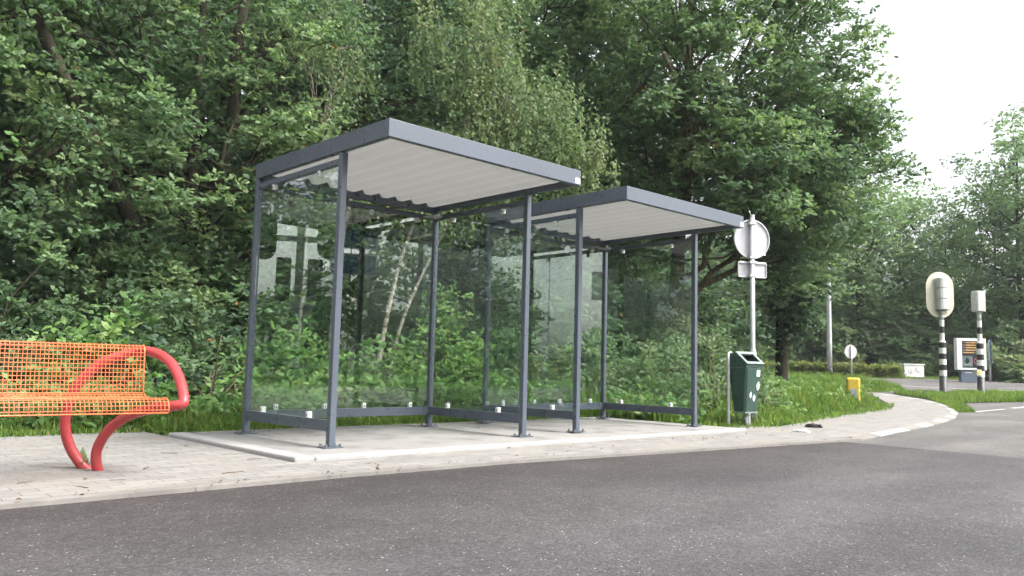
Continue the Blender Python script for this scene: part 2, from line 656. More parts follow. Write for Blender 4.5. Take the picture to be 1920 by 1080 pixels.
def kerbs():
    # flush band along the stop
    mb = MB()
    for (x0, y0), (x1, y1) in zip(EDGE[:-1], EDGE[1:]):
        n = max(1, int(round((x1 - x0) / 1.0)))
        for k in range(n):
            a, b = k / n, (k + 1) / n - .004 / (x1 - x0)
            p = [(x0 + (x1 - x0) * a, y0 + (y1 - y0) * a), (x0 + (x1 - x0) * b, y0 + (y1 - y0) * b)]
            w = .098
            vs = []
            for z in (-.12, -.033):
                vs += [(p[0][0], p[0][1], z), (p[1][0], p[1][1], z), (p[1][0], p[1][1] + w, z), (p[0][0], p[0][1] + w, z)]
            mb.add(vs, [(3, 2, 1, 0), (4, 5, 6, 7), (0, 1, 5, 4), (1, 2, 6, 5), (2, 3, 7, 6), (3, 0, 4, 7)], 0)
    # sloped blocks round the corner, alternately grey and pale
    def walk(path, s):
        d = 0
        for (x0, y0), (x1, y1) in zip(path[:-1], path[1:]):
            l = math.hypot(x1 - x0, y1 - y0)
            if d + l >= s:
                t = (s - d) / l
                return x0 + (x1 - x0) * t, y0 + (y1 - y0) * t
            d += l
        return path[-1]

    def total(path):
        return sum(math.hypot(b[0] - a[0], b[1] - a[1]) for a, b in zip(path[:-1], path[1:]))
    lo, lt = total(KOUT), total(KTOP)
    n = 22
    rnd = random.Random(4)
    for k in range(n):
        a0, a1 = k / n, (k + 1) / n - .0012
        o0, o1 = walk(KOUT, a0 * lo), walk(KOUT, a1 * lo)
        t0, t1 = walk(KTOP, a0 * lt), walk(KTOP, a1 * lt)
        rise = 0 if k == 0 else .0
        top = [-.05, -.05, -.026, -.026]
        vs = []
        for (x, y), z in zip((o0, o1, t1, t0), (-.2,) * 4):
            vs.append((x, y, tz(x, y, z)))
        for (x, y), z in zip((o0, o1, t1, t0), top):
            vs.append((x, y, tz(x, y, z)))
        mi = 1 if (k in (1, 2) or (k % 2 == 0 and k > 3)) else 0
        mb.add(vs, [(3, 2, 1, 0), (4, 5, 6, 7), (0, 1, 5, 4), (1, 2, 6, 5), (2, 3, 7, 6), (3, 0, 4, 7)], mi)
    o = mb.build('kerb', [M['kerb_grey'], M['kerb_white']])
    o['kind'] = 'structure'


kerbs()


def slab():
    mb = MB()
    mb.box((-.54, -1.90, -.09), (5.38, .37, 0.0), 0)
    o = mb.build('concrete_slab', M['slab'], bevel=.008)
    o['kind'] = 'structure'
    mb = MB()   # the cleaner cast rim at the exposed corner
    mb.box((-.56, -1.915, -.09), (-.40, .36, .004), 0)
    mb.box((-.398, -1.915, -.09), (5.39, -1.83, .003), 0)
    o = mb.build('slab_rim', M['slab_edge'], bevel=.016)
    o['kind'] = 'structure'


slab()
sheet('road_marking', [(15.5, -1.42), (17.6, -1.40), (17.6, -1.30), (15.5, -1.32)], -.050, M['whiteroad'])
for i, (a, b) in enumerate(((18.2, 19.6), (20.1, 21.4), (22.0, 23.4), (24, 25.4))):
    sheet('road_marking', [(a, -1.40 - .02 * i), (b, -1.40 - .02 * i), (b, -1.27 - .02 * i), (a, -1.27 - .02 * i)], -.050, M['whiteroad'])
# edge lines of the side road
sheet('road_marking', [(27.9, 9.5), (28.4, 5.6), (29.6, 1.2), (31.5, -1.2), (31.68, -1.1), (29.8, 1.3), (28.6, 5.7), (28.1, 9.6)], -.050, M['whiteroad'])
sheet('road_marking', [(30.2, 12.9), (34.2, 9.1), (40.3, 4.3), (40.4, 4.45), (34.3, 9.25), (30.3, 13.05)], -.050, M['whiteroad'])
# island of rough grass in front of the signals
ISLAND = [(21.0, 1.75), (19.2, .25), (22.1, -.55), (33, -3.4), (35, -1.5), (27.4, .75), (24.75, 1.85), (23.5, 3.1), (22.5, 3.0)]
sheet('verge_island', ISLAND, -.045, M['earth'])
sheet('stone_edging', [(23.2, 3.35), (24.9, 1.98), (27.5, .9), (35.2, -1.3), (35.2, -1.15), (27.55, 1.05), (25.0, 2.13), (23.4, 3.5)], -.035, M['kerb_white'])
sheet('footpath_strip', [(29.6, 13.9), (38.6, 6.8), (44, 2.6), (45.2, 4.0), (39.4, 8.0), (30.6, 15)], -.045, M['kerb_grey'])

# ---------------------------------------------------------------- bus shelters
W_, D_, H_, T_, O_ = 2.094, 1.449, 2.35, .14, .665
E_ = .03
PH = .0275


def make_shelter(loc, rz, label, group):
    root = empty('bus_shelter', loc, rz, label, 'bus shelter', group)
    # posts on bolted foot plates
    for x, y in ((0, 0), (0, -D_), (W_, 0), (W_, -D_)):
        p = MB().box((x - PH, y - PH, .010), (x + PH, y + PH, H_ - .004)).build('post', M['frame'], root, bevel=.004)
        b = MB().box((x - .085, y - .06, .001), (x + .085, y + .06, .0105))
        for sx in (-.062, .062):
            for sy in (-.04, .04):
                b.tube([(x + sx, y + sy, .0105), (x + sx, y + sy, .032)], .011, 6, 1, True, False)
        b.build('base_plate', [M['frame'], M['galv_dark']], p)
    # lower and upper rails on the three closed sides
    for nm, z0, z1 in (('bottom_rail', .125, .212), ('top_rail', 2.252, 2.302)):
        MB().box((-.02, -D_ + PH + .001, z0), (.02, -PH - .001, z1)).build(nm, M['frame'], root, bevel=.003)
        MB().box((W_ - .02, -D_ + PH + .001, z0), (W_ + .02, -PH - .001, z1)).build(nm, M['frame'], root, bevel=.003)
        MB().box((PH + .001, -.02, z0), (W_ - PH - .001, .02, z1)).build(nm, M['frame'], root, bevel=.003)
    # panes with their white holding blocks
    def pane(lo, hi, blocks, axis):
        g = MB().box(lo, hi).build('glass_pane', M['glass'], root)
        for a, z0, z1 in blocks:
            if axis == 'y':
                x = (lo[0] + hi[0]) / 2
                c = MB().box((x - .019, a - .018, z0), (x + .019, a + .018, z1), 0, .003).box((x - .023, a - .004, z0 + .010), (x - .0192, a + .004, z1 - .018), 1)
            else:
                y = (lo[1] + hi[1]) / 2
                c = MB().box((a - .018, y - .019, z0), (a + .018, y + .019, z1), 0, .003).box((a - .004, y - .023, z0 + .010), (a + .004, y - .0192, z1 - .018), 1)
            c.build('clamp', [M['clamp'], M['black']], g)
    zb, zt = (.212, .262), (2.205, 2.252)
    for x in (0, W_):
        pane((x - .004, -D_ + .034, .222), (x + .004, -.034, 2.242), [(-.31, *zb), (-1.10, *zb), (-.31, *zt), (-1.10, *zt)], 'y')
    pane((.034, -.004, .222), (1.020, .004, 2.242), [(.28, *zb), (.80, *zb), (.28, *zt), (.80, *zt)], 'x')
    pane((1.032, -.004, .222), (W_ - .034, .004, 2.242), [(1.25, *zb), (1.83, *zb), (1.25, *zt), (1.83, *zt)], 'x')
    # roof: deep fascia round a corrugated sheet
    x0, x1, y0, y1 = -E_, W_ + E_, -D_ - O_, E_
    z0, z1 = H_, H_ + T_
    t = .05
    f = MB()
    outer = [(x0, y0), (x1, y0), (x1, y1), (x0, y1)]
    inner = [(x0 + t, y0 + t), (x1 - t, y0 + t), (x1 - t, y1 - t), (x0 + t, y1 - t)]
    tilt = lambda y: 0.0
    vs = [(x, y, z0) for x, y in outer] + [(x, y, z1) for x, y in outer] + [(x, y, z0) for x, y in inner] + [(x, y, z1) for x, y in inner]
    fs = []
    for i in range(4):
        j = (i + 1) % 4
        fs += [(i, j, 4 + j, 4 + i), (8 + j, 8 + i, 12 + i, 12 + j), (j, i, 8 + i, 8 + j), (4 + i, 4 + j, 12 + j, 12 + i)]
    f.add(vs, fs)
    roof = f.build('roof', M['frame'], root, bevel=.004)
    c = MB()
    n = 132
    xs = [x0 + t + .001 + (x1 - x0 - 2 * t - .002) * k / n for k in range(n + 1)]

    def prof(x):
        ph = (x / .205) % 1.0
        s = math.sin(2 * PI * ph)
        return H_ + .072 + .030 * max(-1, min(1, 1.5 * s))
    ya, yb = y0 + t + .001, y1 - t - .001
    vs = [(x, ya, prof(x)) for x in xs] + [(x, yb, prof(x)) for x in xs]
    c.add(vs, [(i, i + 1, n + 2 + i, n + 1 + i) for i in range(n)], 0, False)
    c.build('ceiling', M['ceiling'], roof)
    # purlin along the back and hooks of the sheet fixings
    b = MB().box((x0 + t + .002, y1 - t - .05, H_ - .03), (x1 - t - .002, y1 - t - .008, H_ + .034))
    for k in range(9):
        xx = x0 + .2 + k * .215
        b.tube([(xx, y1 - t - .052, H_ + .0), (xx - .012, y1 - t - .062, H_ + .02), (xx - .006, y1 - t - .066, H_ + .045)], .007, 5)
    b.build('back_beam', M['frame'], root)
    # short gusset under the corner
    MB().box((W_ - .20, -.13, 2.262), (W_ - PH - .002, -.022, 2.272)).box((W_ - .15, -.16, 2.262 + .011), (W_ - .022, -.06, 2.284)).build('corner_bracket', M['galv'], root)
    MB().box((x1 - .075, y0 - .0022, z0 + .012), (x1 - .012, y0 - .0003, z0 + .062)).build('sticker', M['sticker'], roof)
    return root


s1 = make_shelter((0, 0, 0), 0, 'nearest slate-grey glass bus shelter with beige corrugated ceiling, beside the orange bench', 'glass bus shelters on the concrete slab')
s2 = copy_tree(s1)
s2.location = (2.96936, .07133, .0079)
s2.rotation_euler = (0, 0, -.01832)
s2['label'] = 'farther slate-grey glass bus shelter with a round white sticker, nearest the litter bin'
d = MB()
d.prism(circle(.042, 24), lambda p: (-.0065, -1.285 + p[0], 1.922 + p[1]), lambda p: (-.0048, -1.285 + p[0], 1.922 + p[1]))
d.build('round_sticker', M['sticker'], s2)

# ---------------------------------------------------------------- wire bench
bench = empty('wire_bench', (-1.53, -1.72, -.03), R(-2.0), 'orange wire-mesh bench with looped red tube legs on the pale paving', 'bench')
BL = 1.82
# seat and back profile in (y, z) local; y = 0 is the foot of the back, forward is -y
back_prof = [(.028, .752), (.058, .772), (.082, .764), (.088, .745)]
back_main = [(.000, .470), (.012, .56), (.022, .66), (.028, .752)]
seat_prof = [(-.010, .472), (-.06, .452), (-.16, .440), (-.28, .443), (-.37, .455), (-.42, .458), (-.455, .445), (-.472, .415), (-.474, .375)]


def resample(pts, step):
    out = [pts[0]]
    acc = 0
    for (a, b), (c_, d_) in zip(pts[:-1], pts[1:]):
        l = math.hypot(c_ - a, d_ - b)
        pos = 0
        while acc + (l - pos) >= step:
            pos += step - acc
            acc = 0
            t_ = pos / l
            out.append((a + (c_ - a) * t_, b + (d_ - b) * t_))
        acc += l - pos
    if math.hypot(out[-1][0] - pts[-1][0], out[-1][1] - pts[-1][1]) > step * .5:
        out.append(pts[-1])
    else:
        out[-1] = pts[-1]
    return out


def mesh_panel(name, prof):
    mb = MB()
    p = resample(prof, .0255)
    wr = .0024
    for (y, z) in p:
        mb.tube([(0, y, z), (-BL, y, z)], wr, 5)
    k = 0.0
    fine = resample(prof, .02)
    nrun = int(BL / .0222)
    for k in range(nrun + 1):
        x = -BL * k / nrun
        mb.tube([(x, y, z) for y, z in fine], wr, 5)
    # heavier rim wire
    for x in (0, -BL):
        mb.tube([(x, y, z) for y, z in fine], .0048, 6)
    for y, z in (prof[0], prof[-1]):
        mb.tube([(0, y, z), (-BL, y, z)], .0045, 6)
    return mb.build(name, M['orange'], bench)


mesh_panel('backrest', back_main + back_prof[1:])
mesh_panel('seat', seat_prof)
# hoop: a closed loop in an upright plane set across the bench, from the front corner of the seat to behind the back
loop = [(-0.206, 0.063, -0.03), (-0.233, 0.052, 0.072), (-0.228, 0.032, 0.154), (-0.194, -0.037, 0.254), (-0.127, -0.155, 0.34), (-0.026, -0.311, 0.395), (0.047, -0.409, 0.411), (0.085, -0.440, 0.422), (0.101, -0.427, 0.453), (0.112, -0.316, 0.554), (0.110, -0.176, 0.649), (0.088, -0.047, 0.704), (0.053, 0.052, 0.73), (-0.001, 0.12, 0.735), (-0.108, 0.156, 0.701), (-0.208, 0.183, 0.654), (-0.301, 0.21, 0.552), (-0.353, 0.228, 0.453), (-0.371, 0.242, 0.353), (-0.371, 0.247, 0.255), (-0.341, 0.238, 0.141), (-0.28, 0.21, 0.033), (-0.222, 0.162, -0.03)]


def smooth_path(pts, n=3):
    out = []
    for i in range(len(pts) - 1):
        p0 = pts[max(0, i - 1)]
        p1, p2 = pts[i], pts[i + 1]
        p3 = pts[min(len(pts) - 1, i + 2)]
        for k in range(n):
            t_ = k / n
            out.append(tuple(.5 * ((2 * b) + (-a + c_) * t_ + (2 * a - 5 * b + 4 * c_ - d_) * t_ ** 2 + (-a + 3 * b - 3 * c_ + d_) * t_ ** 3) for a, b, c_, d_ in zip(p0, p1, p2, p3)))
    out.append(pts[-1])
    return out


for sgn in (1, -1):
    mb = MB()
    pts = [(x if sgn > 0 else -BL - x, y, z) for x, y, z in smooth_path(loop)]
    mb.tube(pts, .031, 12)
    mb.build('frame', M['red'], bench)

# ---------------------------------------------------------------- litter bin
binr = empty('litter_bin', (6.25, -1.40, -.05), R(-10), 'dark green sloping-top litter bin with peeling stickers on two bent grey posts', 'litter bin')
# local: front faces -y, x across
fo = [(-.17, .40), (.17, .40), (.20, .90), (-.20, .90)]
body = MB()
lowf, lowb, topf, topb = -.12, .10, -.19, .17


def ring(z, hw, yf, yb, ch=.03):
    return [(-hw + ch, yf, z), (hw - ch, yf, z), (hw, yf + ch, z), (hw, yb, z), (-hw, yb, z), (-hw, yf + ch, z)]


def loft(mb, rings, mi=0):
    n = len(rings[0])
    vs = [p for r_ in rings for p in r_]
    fs = []
    for i in range(len(rings) - 1):
        for k in range(n):
            k2 = (k + 1) % n
            fs.append((i * n + k, i * n + k2, (i + 1) * n + k2, (i + 1) * n + k))
    fs.append(tuple(range(n))[::-1])
    fs.append(tuple((len(rings) - 1) * n + k for k in range(n)))
    mb.add(vs, fs, mi)


loft(body, [ring(.20, .125, -.10, .09), ring(.22, .14, -.115, .10), ring(.80, .19, -.185, .17)])
body.build('bin_body', M['green'], binr, bevel=.006)
lid = MB()
# hood: sloped front frame around a dark opening, side cheeks
lid_pts = [(-.185, .805), (.17, .805), (.17, 1.0), (.02, 1.0), (-.185, .855)]
for sx in (-.195, .155):
    lid.prism(lid_pts, lambda p, sx=sx: (sx, p[0], p[1]), lambda p, sx=sx: (sx + .04, p[0], p[1]))
lid.box((-.155, .12, .806), (.155, .168, .998))
lid.box((-.155, .0, .962), (.155, .119, .998))
lid.box((-.155, -.184, .806), (.155, -.13, .858))
lo_ = lid.build('bin_hood', M['green'], binr, bevel=.006)
fr = MB()
a_ = math.atan2(1.0 - .855, .02 + .185)
nx, nz = -math.sin(a_), math.cos(a_)
P0, P1 = (-.185, .855), (.02, 1.0)


def sl(u, w, h):
    return (w, P0[0] + (P1[0] - P0[0]) * u + nx * h, P0[1] + (P1[1] - P0[1]) * u + nz * h)


for (u0, u1, w0, w1) in ((-.06, .14, -.2, .2), (.84, 1.06, -.2, .2), (.142, .838, -.2, -.145), (.142, .838, .145, .2)):
    vs = [sl(u, w, h) for h in (.003, .018) for u, w in ((u0, w0), (u0, w1), (u1, w1), (u1, w0))]
    fr.add(vs, [(3, 2, 1, 0), (4, 5, 6, 7), (0, 1, 5, 4), (1, 2, 6, 5), (2, 3, 7, 6), (3, 0, 4, 7)])
fr.build('opening_frame', M['green_trim'], lo_, bevel=.004)
inn = MB()
vs = [sl(u, w, h) for h in (-.09, -.085) for u, w in ((.1, -.154), (.1, .154), (.9, .154), (.9, -.154))]
inn.add(vs, [(3, 2, 1, 0), (4, 5, 6, 7), (0, 1, 5, 4), (1, 2, 6, 5), (2, 3, 7, 6), (3, 0, 4, 7)])
inn.build('opening', M['black'], lo_)
MB().box((-.145, -.118, .195), (.145, .103, .215)).build('bottom_rim', M['green_trim'], binr)


def front_y(z):
    return -.115 + (-.185 + .115) * (z - .22) / (.80 - .22)


for nm, cx_, cz_, w_, h_, ell in (('sticker', .085, .73, .085, .09, False), ('sticker', .10, .56, .075, .115, True), ('sticker', -.05, .44, .055, .085, True), ('sticker', .03, .40, .065, .09, True)):
    st = MB()
    out_ = [(w_ / 2 * math.cos(2 * PI * k / 18), h_ / 2 * math.sin(2 * PI * k / 18) * (1 + .15 * math.sin(5 * k))) for k in range(18)] if ell else rrect(w_, h_, .008)
    st.prism(out_, lambda p: (cx_ + p[0], front_y(cz_ + p[1]) - .001, cz_ + p[1]), lambda p: (cx_ + p[0], front_y(cz_ + p[1]) - .003, cz_ + p[1]))
    if ell and w_ > .07:
        for k in range(3):
            zz = cz_ + .03 - .028 * k
            st.box((cx_ - .018, front_y(zz) - .0045, zz - .006), (cx_ + .018 - .006 * k, front_y(zz) - .0032, zz + .004), 1)
    st.build(nm, [M['paleprint'], M['darkgrey']], binr)
binr.scale = (.86, .86, .97)
# bent tube posts on either side
for sx in (-1, 1):
    mb = MB()
    mb.tube(smooth_path([(sx * .232, .13, -.05), (sx * .232, .13, .35), (sx * .232, .13, .84), (sx * .228, .135, .93), (sx * .205, .15, .985), (sx * .12, .185, 1.0)], 3), .024, 10)
    mb.build('post', M['galv'], binr)
MB().tube([(.02, .0, -.05), (.02, .0, .21)], .03, 10).build('centre_post', M['galv'], binr)

# ---------------------------------------------------------------- road sign seen from behind
sg = empty('road_sign', (6.86, -1.16, -.05), R(-29), 'round road sign seen from behind with oblong plate below, on grey pole behind the bin', 'road sign')
mb = MB()
mb.tube([(0, 0, 0), (0, 0, .98), (0, 0, 1.02), (0, 0, 1.06), (0, 0, 2.92)], [.05, .05, .045, .034, .032], 12)
mb.tube([(0, 0, 2.92), (0, 0, 2.94)], .034, 12)
mb.tube([(-.02, 0, 2.94), (-.05, .0, 3.0)], .006, 5)
mb.build('pole', M['galv'], sg)
ds = MB()
plate(ds, circle(.272, 40), .042, .046, .015, 2.60)
dk = ds.build('sign_disc', M['greypanel'], sg)
rm = MB()
rm.tube([(.015 +   .274 * math.cos(2 * PI * k / 40), .036, 2.60 +   .274 * math.sin(2 * PI * k / 40)) for k in range(41)], .012, 6, cap=False)
rm.build('rim', M['galv'], dk)
MB().box((.19, .0385, 2.38), (.235, .0415, 2.42)).build('sticker', M['sticker'], dk)
pl = MB()
plate(pl, rrect(.44, .215, .02), .042, .046, .02, 2.165)
pk = pl.build('plate', M['greypanel'], sg)
rm = MB()
ro = rrect(.44, .215, .02)
rm.tube([(.02 + p[0], .037, 2.165 + p[1]) for p in ro + ro[:1]], .009, 6, cap=False)
rm.box((-.19, .025, 2.25), (.23, .0415, 2.275))
rm.build('rim', M['galv'], pk)
for z in (2.82, 2.335, 2.265, 2.075):
    MB().box((-.055, -.038, z - .017), (.055, .041, z + .017)).build('clamp', M['galv'], sg)

# ---------------------------------------------------------------- yellow marker, lamp post, small sign, cabinet
o = empty('marker_post', (15.88, 1.36, tz(15.88, 1.36, -.10)), R(-62), 'squat yellow plastic pipeline marker standing in the long grass', 'marker post')
mb = MB()
mb.prism(rrect(.30, .22, .05), lambda p: (p[0] * .97, p[1], 0), lambda p: (p[0], p[1], .63))
mb.prism(rrect(.30, .22, .05), lambda p: (p[0], p[1], .6302), lambda p: (p[0] * .8, p[1] * .7, .66))
mb.build('marker_body', M['yellow'], o, bevel=.01)
mb = MB()
mb.box((-.085, -.1145, .14), (.085, -.1105, .40))
p_ = mb.build('plate', M['paleprint'], o)
mb = MB()
mb.box((-.05, -.1165, .30), (.05, -.1147, .33)).box((-.05, -.1165, .22), (.02, -.1147, .28))
mb.build('print', M['greypanel'], p_)

lp = empty('lamp_post', (28.93, 7.99, tz(28.93, 7.99, -.06)), 0, 'tall tapered grey lamp post beyond the long grass, its head hidden in the trees', 'lamp post')
mb = MB()
mb.tube([(0, 0, 0), (0, 0, .5), (0, 0, .56)], [.14, .12, .09], 14, 1)
mb.tube([(0, 0, .5), (0, 0, 1.6), (0, 0, 4), (0, 0, 8.0)], [.10, .097, .085, .06], 14)
mb.build('pole', [M['galv'], M['black']], lp)
mb = MB()
mb.tube([(0, 0, 8), (0, .05, 8.15), (.1, .25, 8.25), (.3, .6, 8.3)], .05, 10)
q = mb.build('arm', M['galv'], lp)
mb = MB()
mb.tube([(.3, .6, 8.3), (.4, .75, 8.32), (.62, 1.15, 8.33), (.68, 1.25, 8.32)], [.06, .13, .12, .05], 10)
mb.build('lamp_head', M['galv'], lp)

rs = empty('round_sign', (35.05, 9.76, tz(35.05, 9.76, -.04)), R(-30), 'small round sign seen from behind on a thin post before the far hedge', 'road sign')
MB().tube([(0, 0, 0), (0, 0, 1.5)], .035, 10).build('pole', M['galv'], rs)
mb = MB()
plate(mb, circle(.33, 32), .04, .05, 0, 1.22)
mb.build('sign_disc', M['greypanel'], rs)
for z in (1.10, 1.33):
    MB().box((-.05, -.03, z), (.05, .039, z + .03)).build('clamp', M['galv'], rs)

cb = empty('utility_cabinet', (38.35, 8.2, tz(38.35, 8.2, -.05)), R(-44), 'low white utility cabinet with grey graffiti, at the end of the far hedge', 'cabinet')
mb = MB()
mb.box((-.50, -.19, .0), (.50, .19, .08), 1)
mb.box((-.48, -.17, .081), (.48, .17, .66))
mb.build('cabinet_body', [M['white'], M['kerb_grey']], cb, bevel=.01)
MB().box((-.52, -.20, .661), (.52, .20, .71)).build('cabinet_lid', M['white'], cb, bevel=.012)
rnd = random.Random(11)
gf = MB()
for k in range(7):
    cx_, cz_ = -.28 + k * .10, .36 + rnd.uniform(-.07, .09)
    pts = [(cx_ + rnd.uniform(-.06, .06), -.1725, cz_ + rnd.uniform(-.13, .13)) for _ in range(5)]
    gf.tube(smooth_path(pts, 4), .008, 5)
gf.build('graffiti', M['greypanel'], cb)
MB().box((-.004, -.1735, .09), (.004, -.1705, .65)).build('door_seam', M['greypanel'], cb)

# ---------------------------------------------------------------- traffic signals on striped posts


def striped(mb, h0, h1, n, r0, r1, first=0):
    for k in range(n):
        a, b = k / n, (k + 1) / n
        mb.tube([(0, 0, h0 + (h1 - h0) * a), (0, 0, h0 + (h1 - h0) * b)], [r0 + (r1 - r0) * a, r0 + (r1 - r0) * b], 14, (k + first) % 2, cap=False)


def signal_pole(root):
    mb = MB()
    mb.tube([(0, 0, -.05), (0, 0, .06), (0, 0, .10), (0, 0, .58)], [.17, .17, .115, .105], 14, 0)
    striped(mb, .58, 1.62, 6, .105, .10, 1)
    mb.tube([(0, 0, 1.62), (0, 0, 1.70)], [.10, .065], 14, 1, cap=False)
    striped(mb, 1.70, 2.32, 3, .065, .065, 1)
    mb.tube([(0, 0, 2.32), (0, 0, 2.55)], .06, 14, 2)
    return mb.build('pole', [M['black'], M['white'], M['housing']], root)


t1 = empty('traffic_light', (23.75, 1.97, tz(23.75, 1.97, -.05)), R(-38), 'black-and-white striped traffic light seen from behind with a large cream backing board', 'traffic light')
signal_pole(t1)
mb = MB()
plate(mb, stadium(.92, 1.46, 14), .05, .058, 0, 3.11)
bd = mb.build('backing_board', M['cream'], t1)
mb = MB()
for sx in (-.2, .2):
    mb.box((sx - .012, .02, 2.55), (sx + .012, .049, 3.62))
mb.build('bracket', M['housing'], t1)
for k in range(3):
    mb = MB()
    z = 2.64 + k * .335
    prof_ = [(-.165, .045), (.165, .045), (.165, -.10), (.13, -.17), (.06, -.195), (-.06, -.195), (-.13, -.17), (-.165, -.10)]
    mb.prism(prof_, lambda p: (p[0], p[1], z), lambda p: (p[0], p[1], z + .322))
    mb.build('signal_housing', M['housing'], t1, bevel=.012)
MB().box((-.165, -.17, 2.615), (.165, .045, 2.637)).build('bottom_cap', M['galv_dark'], t1)
MB().tube([(0, -.02, 2.5), (0, -.02, 2.62)], .07, 12).build('neck', M['housing'], t1)

t2 = empty('pedestrian_signal', (24.5, 1.13, tz(24.5, 1.13, -.05)), R(-38), 'black-and-white striped pedestrian signal post with one pale box on top and a push button', 'traffic light')
signal_pole(t2)
mb = MB()
prof_ = [(-.17, .13), (.17, .13), (.17, -.08), (.12, -.14), (-.12, -.14), (-.17, -.08)]
mb.prism(prof_, lambda p: (p[0], p[1], 2.60), lambda p: (p[0], p[1], 3.24))
mb.build('signal_housing', M['housing'], t2, bevel=.02)
MB().tube([(0, -.0, 2.5), (0, -.0, 2.605)], .065, 12).build('neck', M['housing'], t2)
mb = MB()
mb.box((-.24, -.16, .62), (-.08, .02, .80)).box((-.2, -.168, .67), (-.12, -.1605, .75), 1)
mb.build('push_button_box', [M['cream'], M['yellow']], t2, bevel=.01)

# ---------------------------------------------------------------- information panel
ip_scale = .88
ip = empty('information_panel', (36.5, 5.05, tz(36.5, 5.05, -.05)), R(-47), 'white-framed electronic panel with amber text lines and a flame symbol beyond the road', 'information panel')
mb = MB()
mb.box((-.52, -.12, 0), (.52, .12, .58))
mb.build('pedestal', M['slate'], ip, bevel=.01)
mb = MB()
mb.box((-.32, -.128, .46), (.02, -.1205, .51), 0)
mb.build('pedestal_plate', M['paleprint'], ip)
mb = MB()
x0, x1, z0, z1 = -.72, .72, .62, 2.22
fx0, fx1, fz0, fz1 = -.47, .60, .72, 2.08
mb.box((x0, -.16, z0), (fx0, .16, z1)).box((fx1, -.16, z0), (x1, .16, z1))
mb.box((fx0 + .0005, -.159, z0), (fx1 - .0005, .159, fz0)).box((fx0 + .0005, -.159, fz1), (fx1 - .0005, .159, z1))
mb.build('panel_frame', M['white'], ip, bevel=.008)
mb = MB()
mb.box((fx0 + .001, -.10, fz0 + .001), (fx1 - .001, .10, fz1 - .001))
scn = mb.build('screen', M['screen'], ip)
rnd = random.Random(5)
for k in range(5):
    z = 2.0 - k * .125
    mb = MB()
    mb.box((fx0 + .05, -.1025, z - .035), (fx1 - .05, -.1005, z + .035), 0)
    x = fx0 + (.22 if k < 4 else .1)
    xe = fx1 - (.35 if k < 4 else .5)
    while x < xe:
        w_ = rnd.uniform(.02, .05)
        mb.box((x, -.1045, z - .022), (x + w_, -.1027, z + .022), 1)
        x += w_ + rnd.uniform(.012, .03)
    mb.build('text_line', [M['led_off'], M['amber']], scn)
mb = MB()
mb.box((fx0 + .04, -.1025, .80), (.08, -.1005, 1.32), 0)
plate(mb, [(.11 * math.cos(a) * (1 if math.sin(a) < .2 else max(0, 1 - (math.sin(a) - .2) * 1.2)), .17 * math.sin(a)) for a in [2 * PI * k / 24 for k in range(24)]], -.1045, -.1027, -.20, 1.10, 1)
mb.tube(smooth_path([(-.38, -.104, .93), (-.25, -.104, .87), (-.12, -.104, .93), (0, -.104, .86)], 4), .012, 5, 2)
mb.build('flame_symbol', [M['darkgrey'], M['screen'], M['paleprint']], scn)
mb = MB()
mb.tube([(.33 + .19 * math.cos(2 * PI * k / 28), -.104, 1.06 + .19 * math.sin(2 * PI * k / 28)) for k in range(29)], .022, 6, 0, cap=False)
mb.tube([(.2, -.103, 1.19), (.46, -.103, .93)], .018, 6, 0)
mb.tube([(.33, -.1025, .95), (.30, -.1025, 1.06), (.36, -.1025, 1.16)], .03, 6, 1)
mb.build('prohibition_symbol', [M['redprint'], M['paleprint']], scn)

ip.scale = (ip_scale,) * 3
bs = empty('blue_sign', (37.35, 4.45, tz(37.35, 4.45, -.05)), R(18), 'narrow blue panel seen edge-on behind the pedestrian signal', 'sign')
MB().tube([(0, .06, 0), (0, .06, 1.9)], .04, 10).build('pole', M['galv'], bs)
MB().box((-.30, -.02, .75), (.30, .02, 1.95)).build('sign_panel', M['blue'], bs, bevel=.01)

# ---------------------------------------------------------------- litter and twigs
rng = np.random.default_rng(7)


def crumple(name, loc, sx, sy, sz, mat, seed, label, cat):
    import bmesh
    bm = bmesh.new()
    bmesh.ops.create_icosphere(bm, subdivisions=3, radius=1)
    r_ = random.Random(seed)
    ph = [r_.uniform(0, 6) for _ in range(9)]
    for v in bm.verts:
        c_ = v.co.copy()
        k = 1 + .22 * math.sin(5 * c_.x + ph[0]) * math.sin(6 * c_.y + ph[1]) + .14 * math.sin(11 * c_.z + ph[2] + 4 * c_.x) + r_.uniform(-.06, .06)
        v.co = Vector((c_.x * sx * k, c_.y * sy * k, max(-.4, c_.z) * sz * k))
    me = bpy.data.meshes.new(name)
    bm.to_mesh(me)
    bm.free()
    me.materials.append(mat)
    o = bpy.data.objects.new(name, me)
    o.location = (loc[0], loc[1], loc[2] + .35 * sz)
    o.rotation_euler = (0, 0, r_.uniform(0, 3))
    col.objects.link(o)
    return tag(o, label, cat)


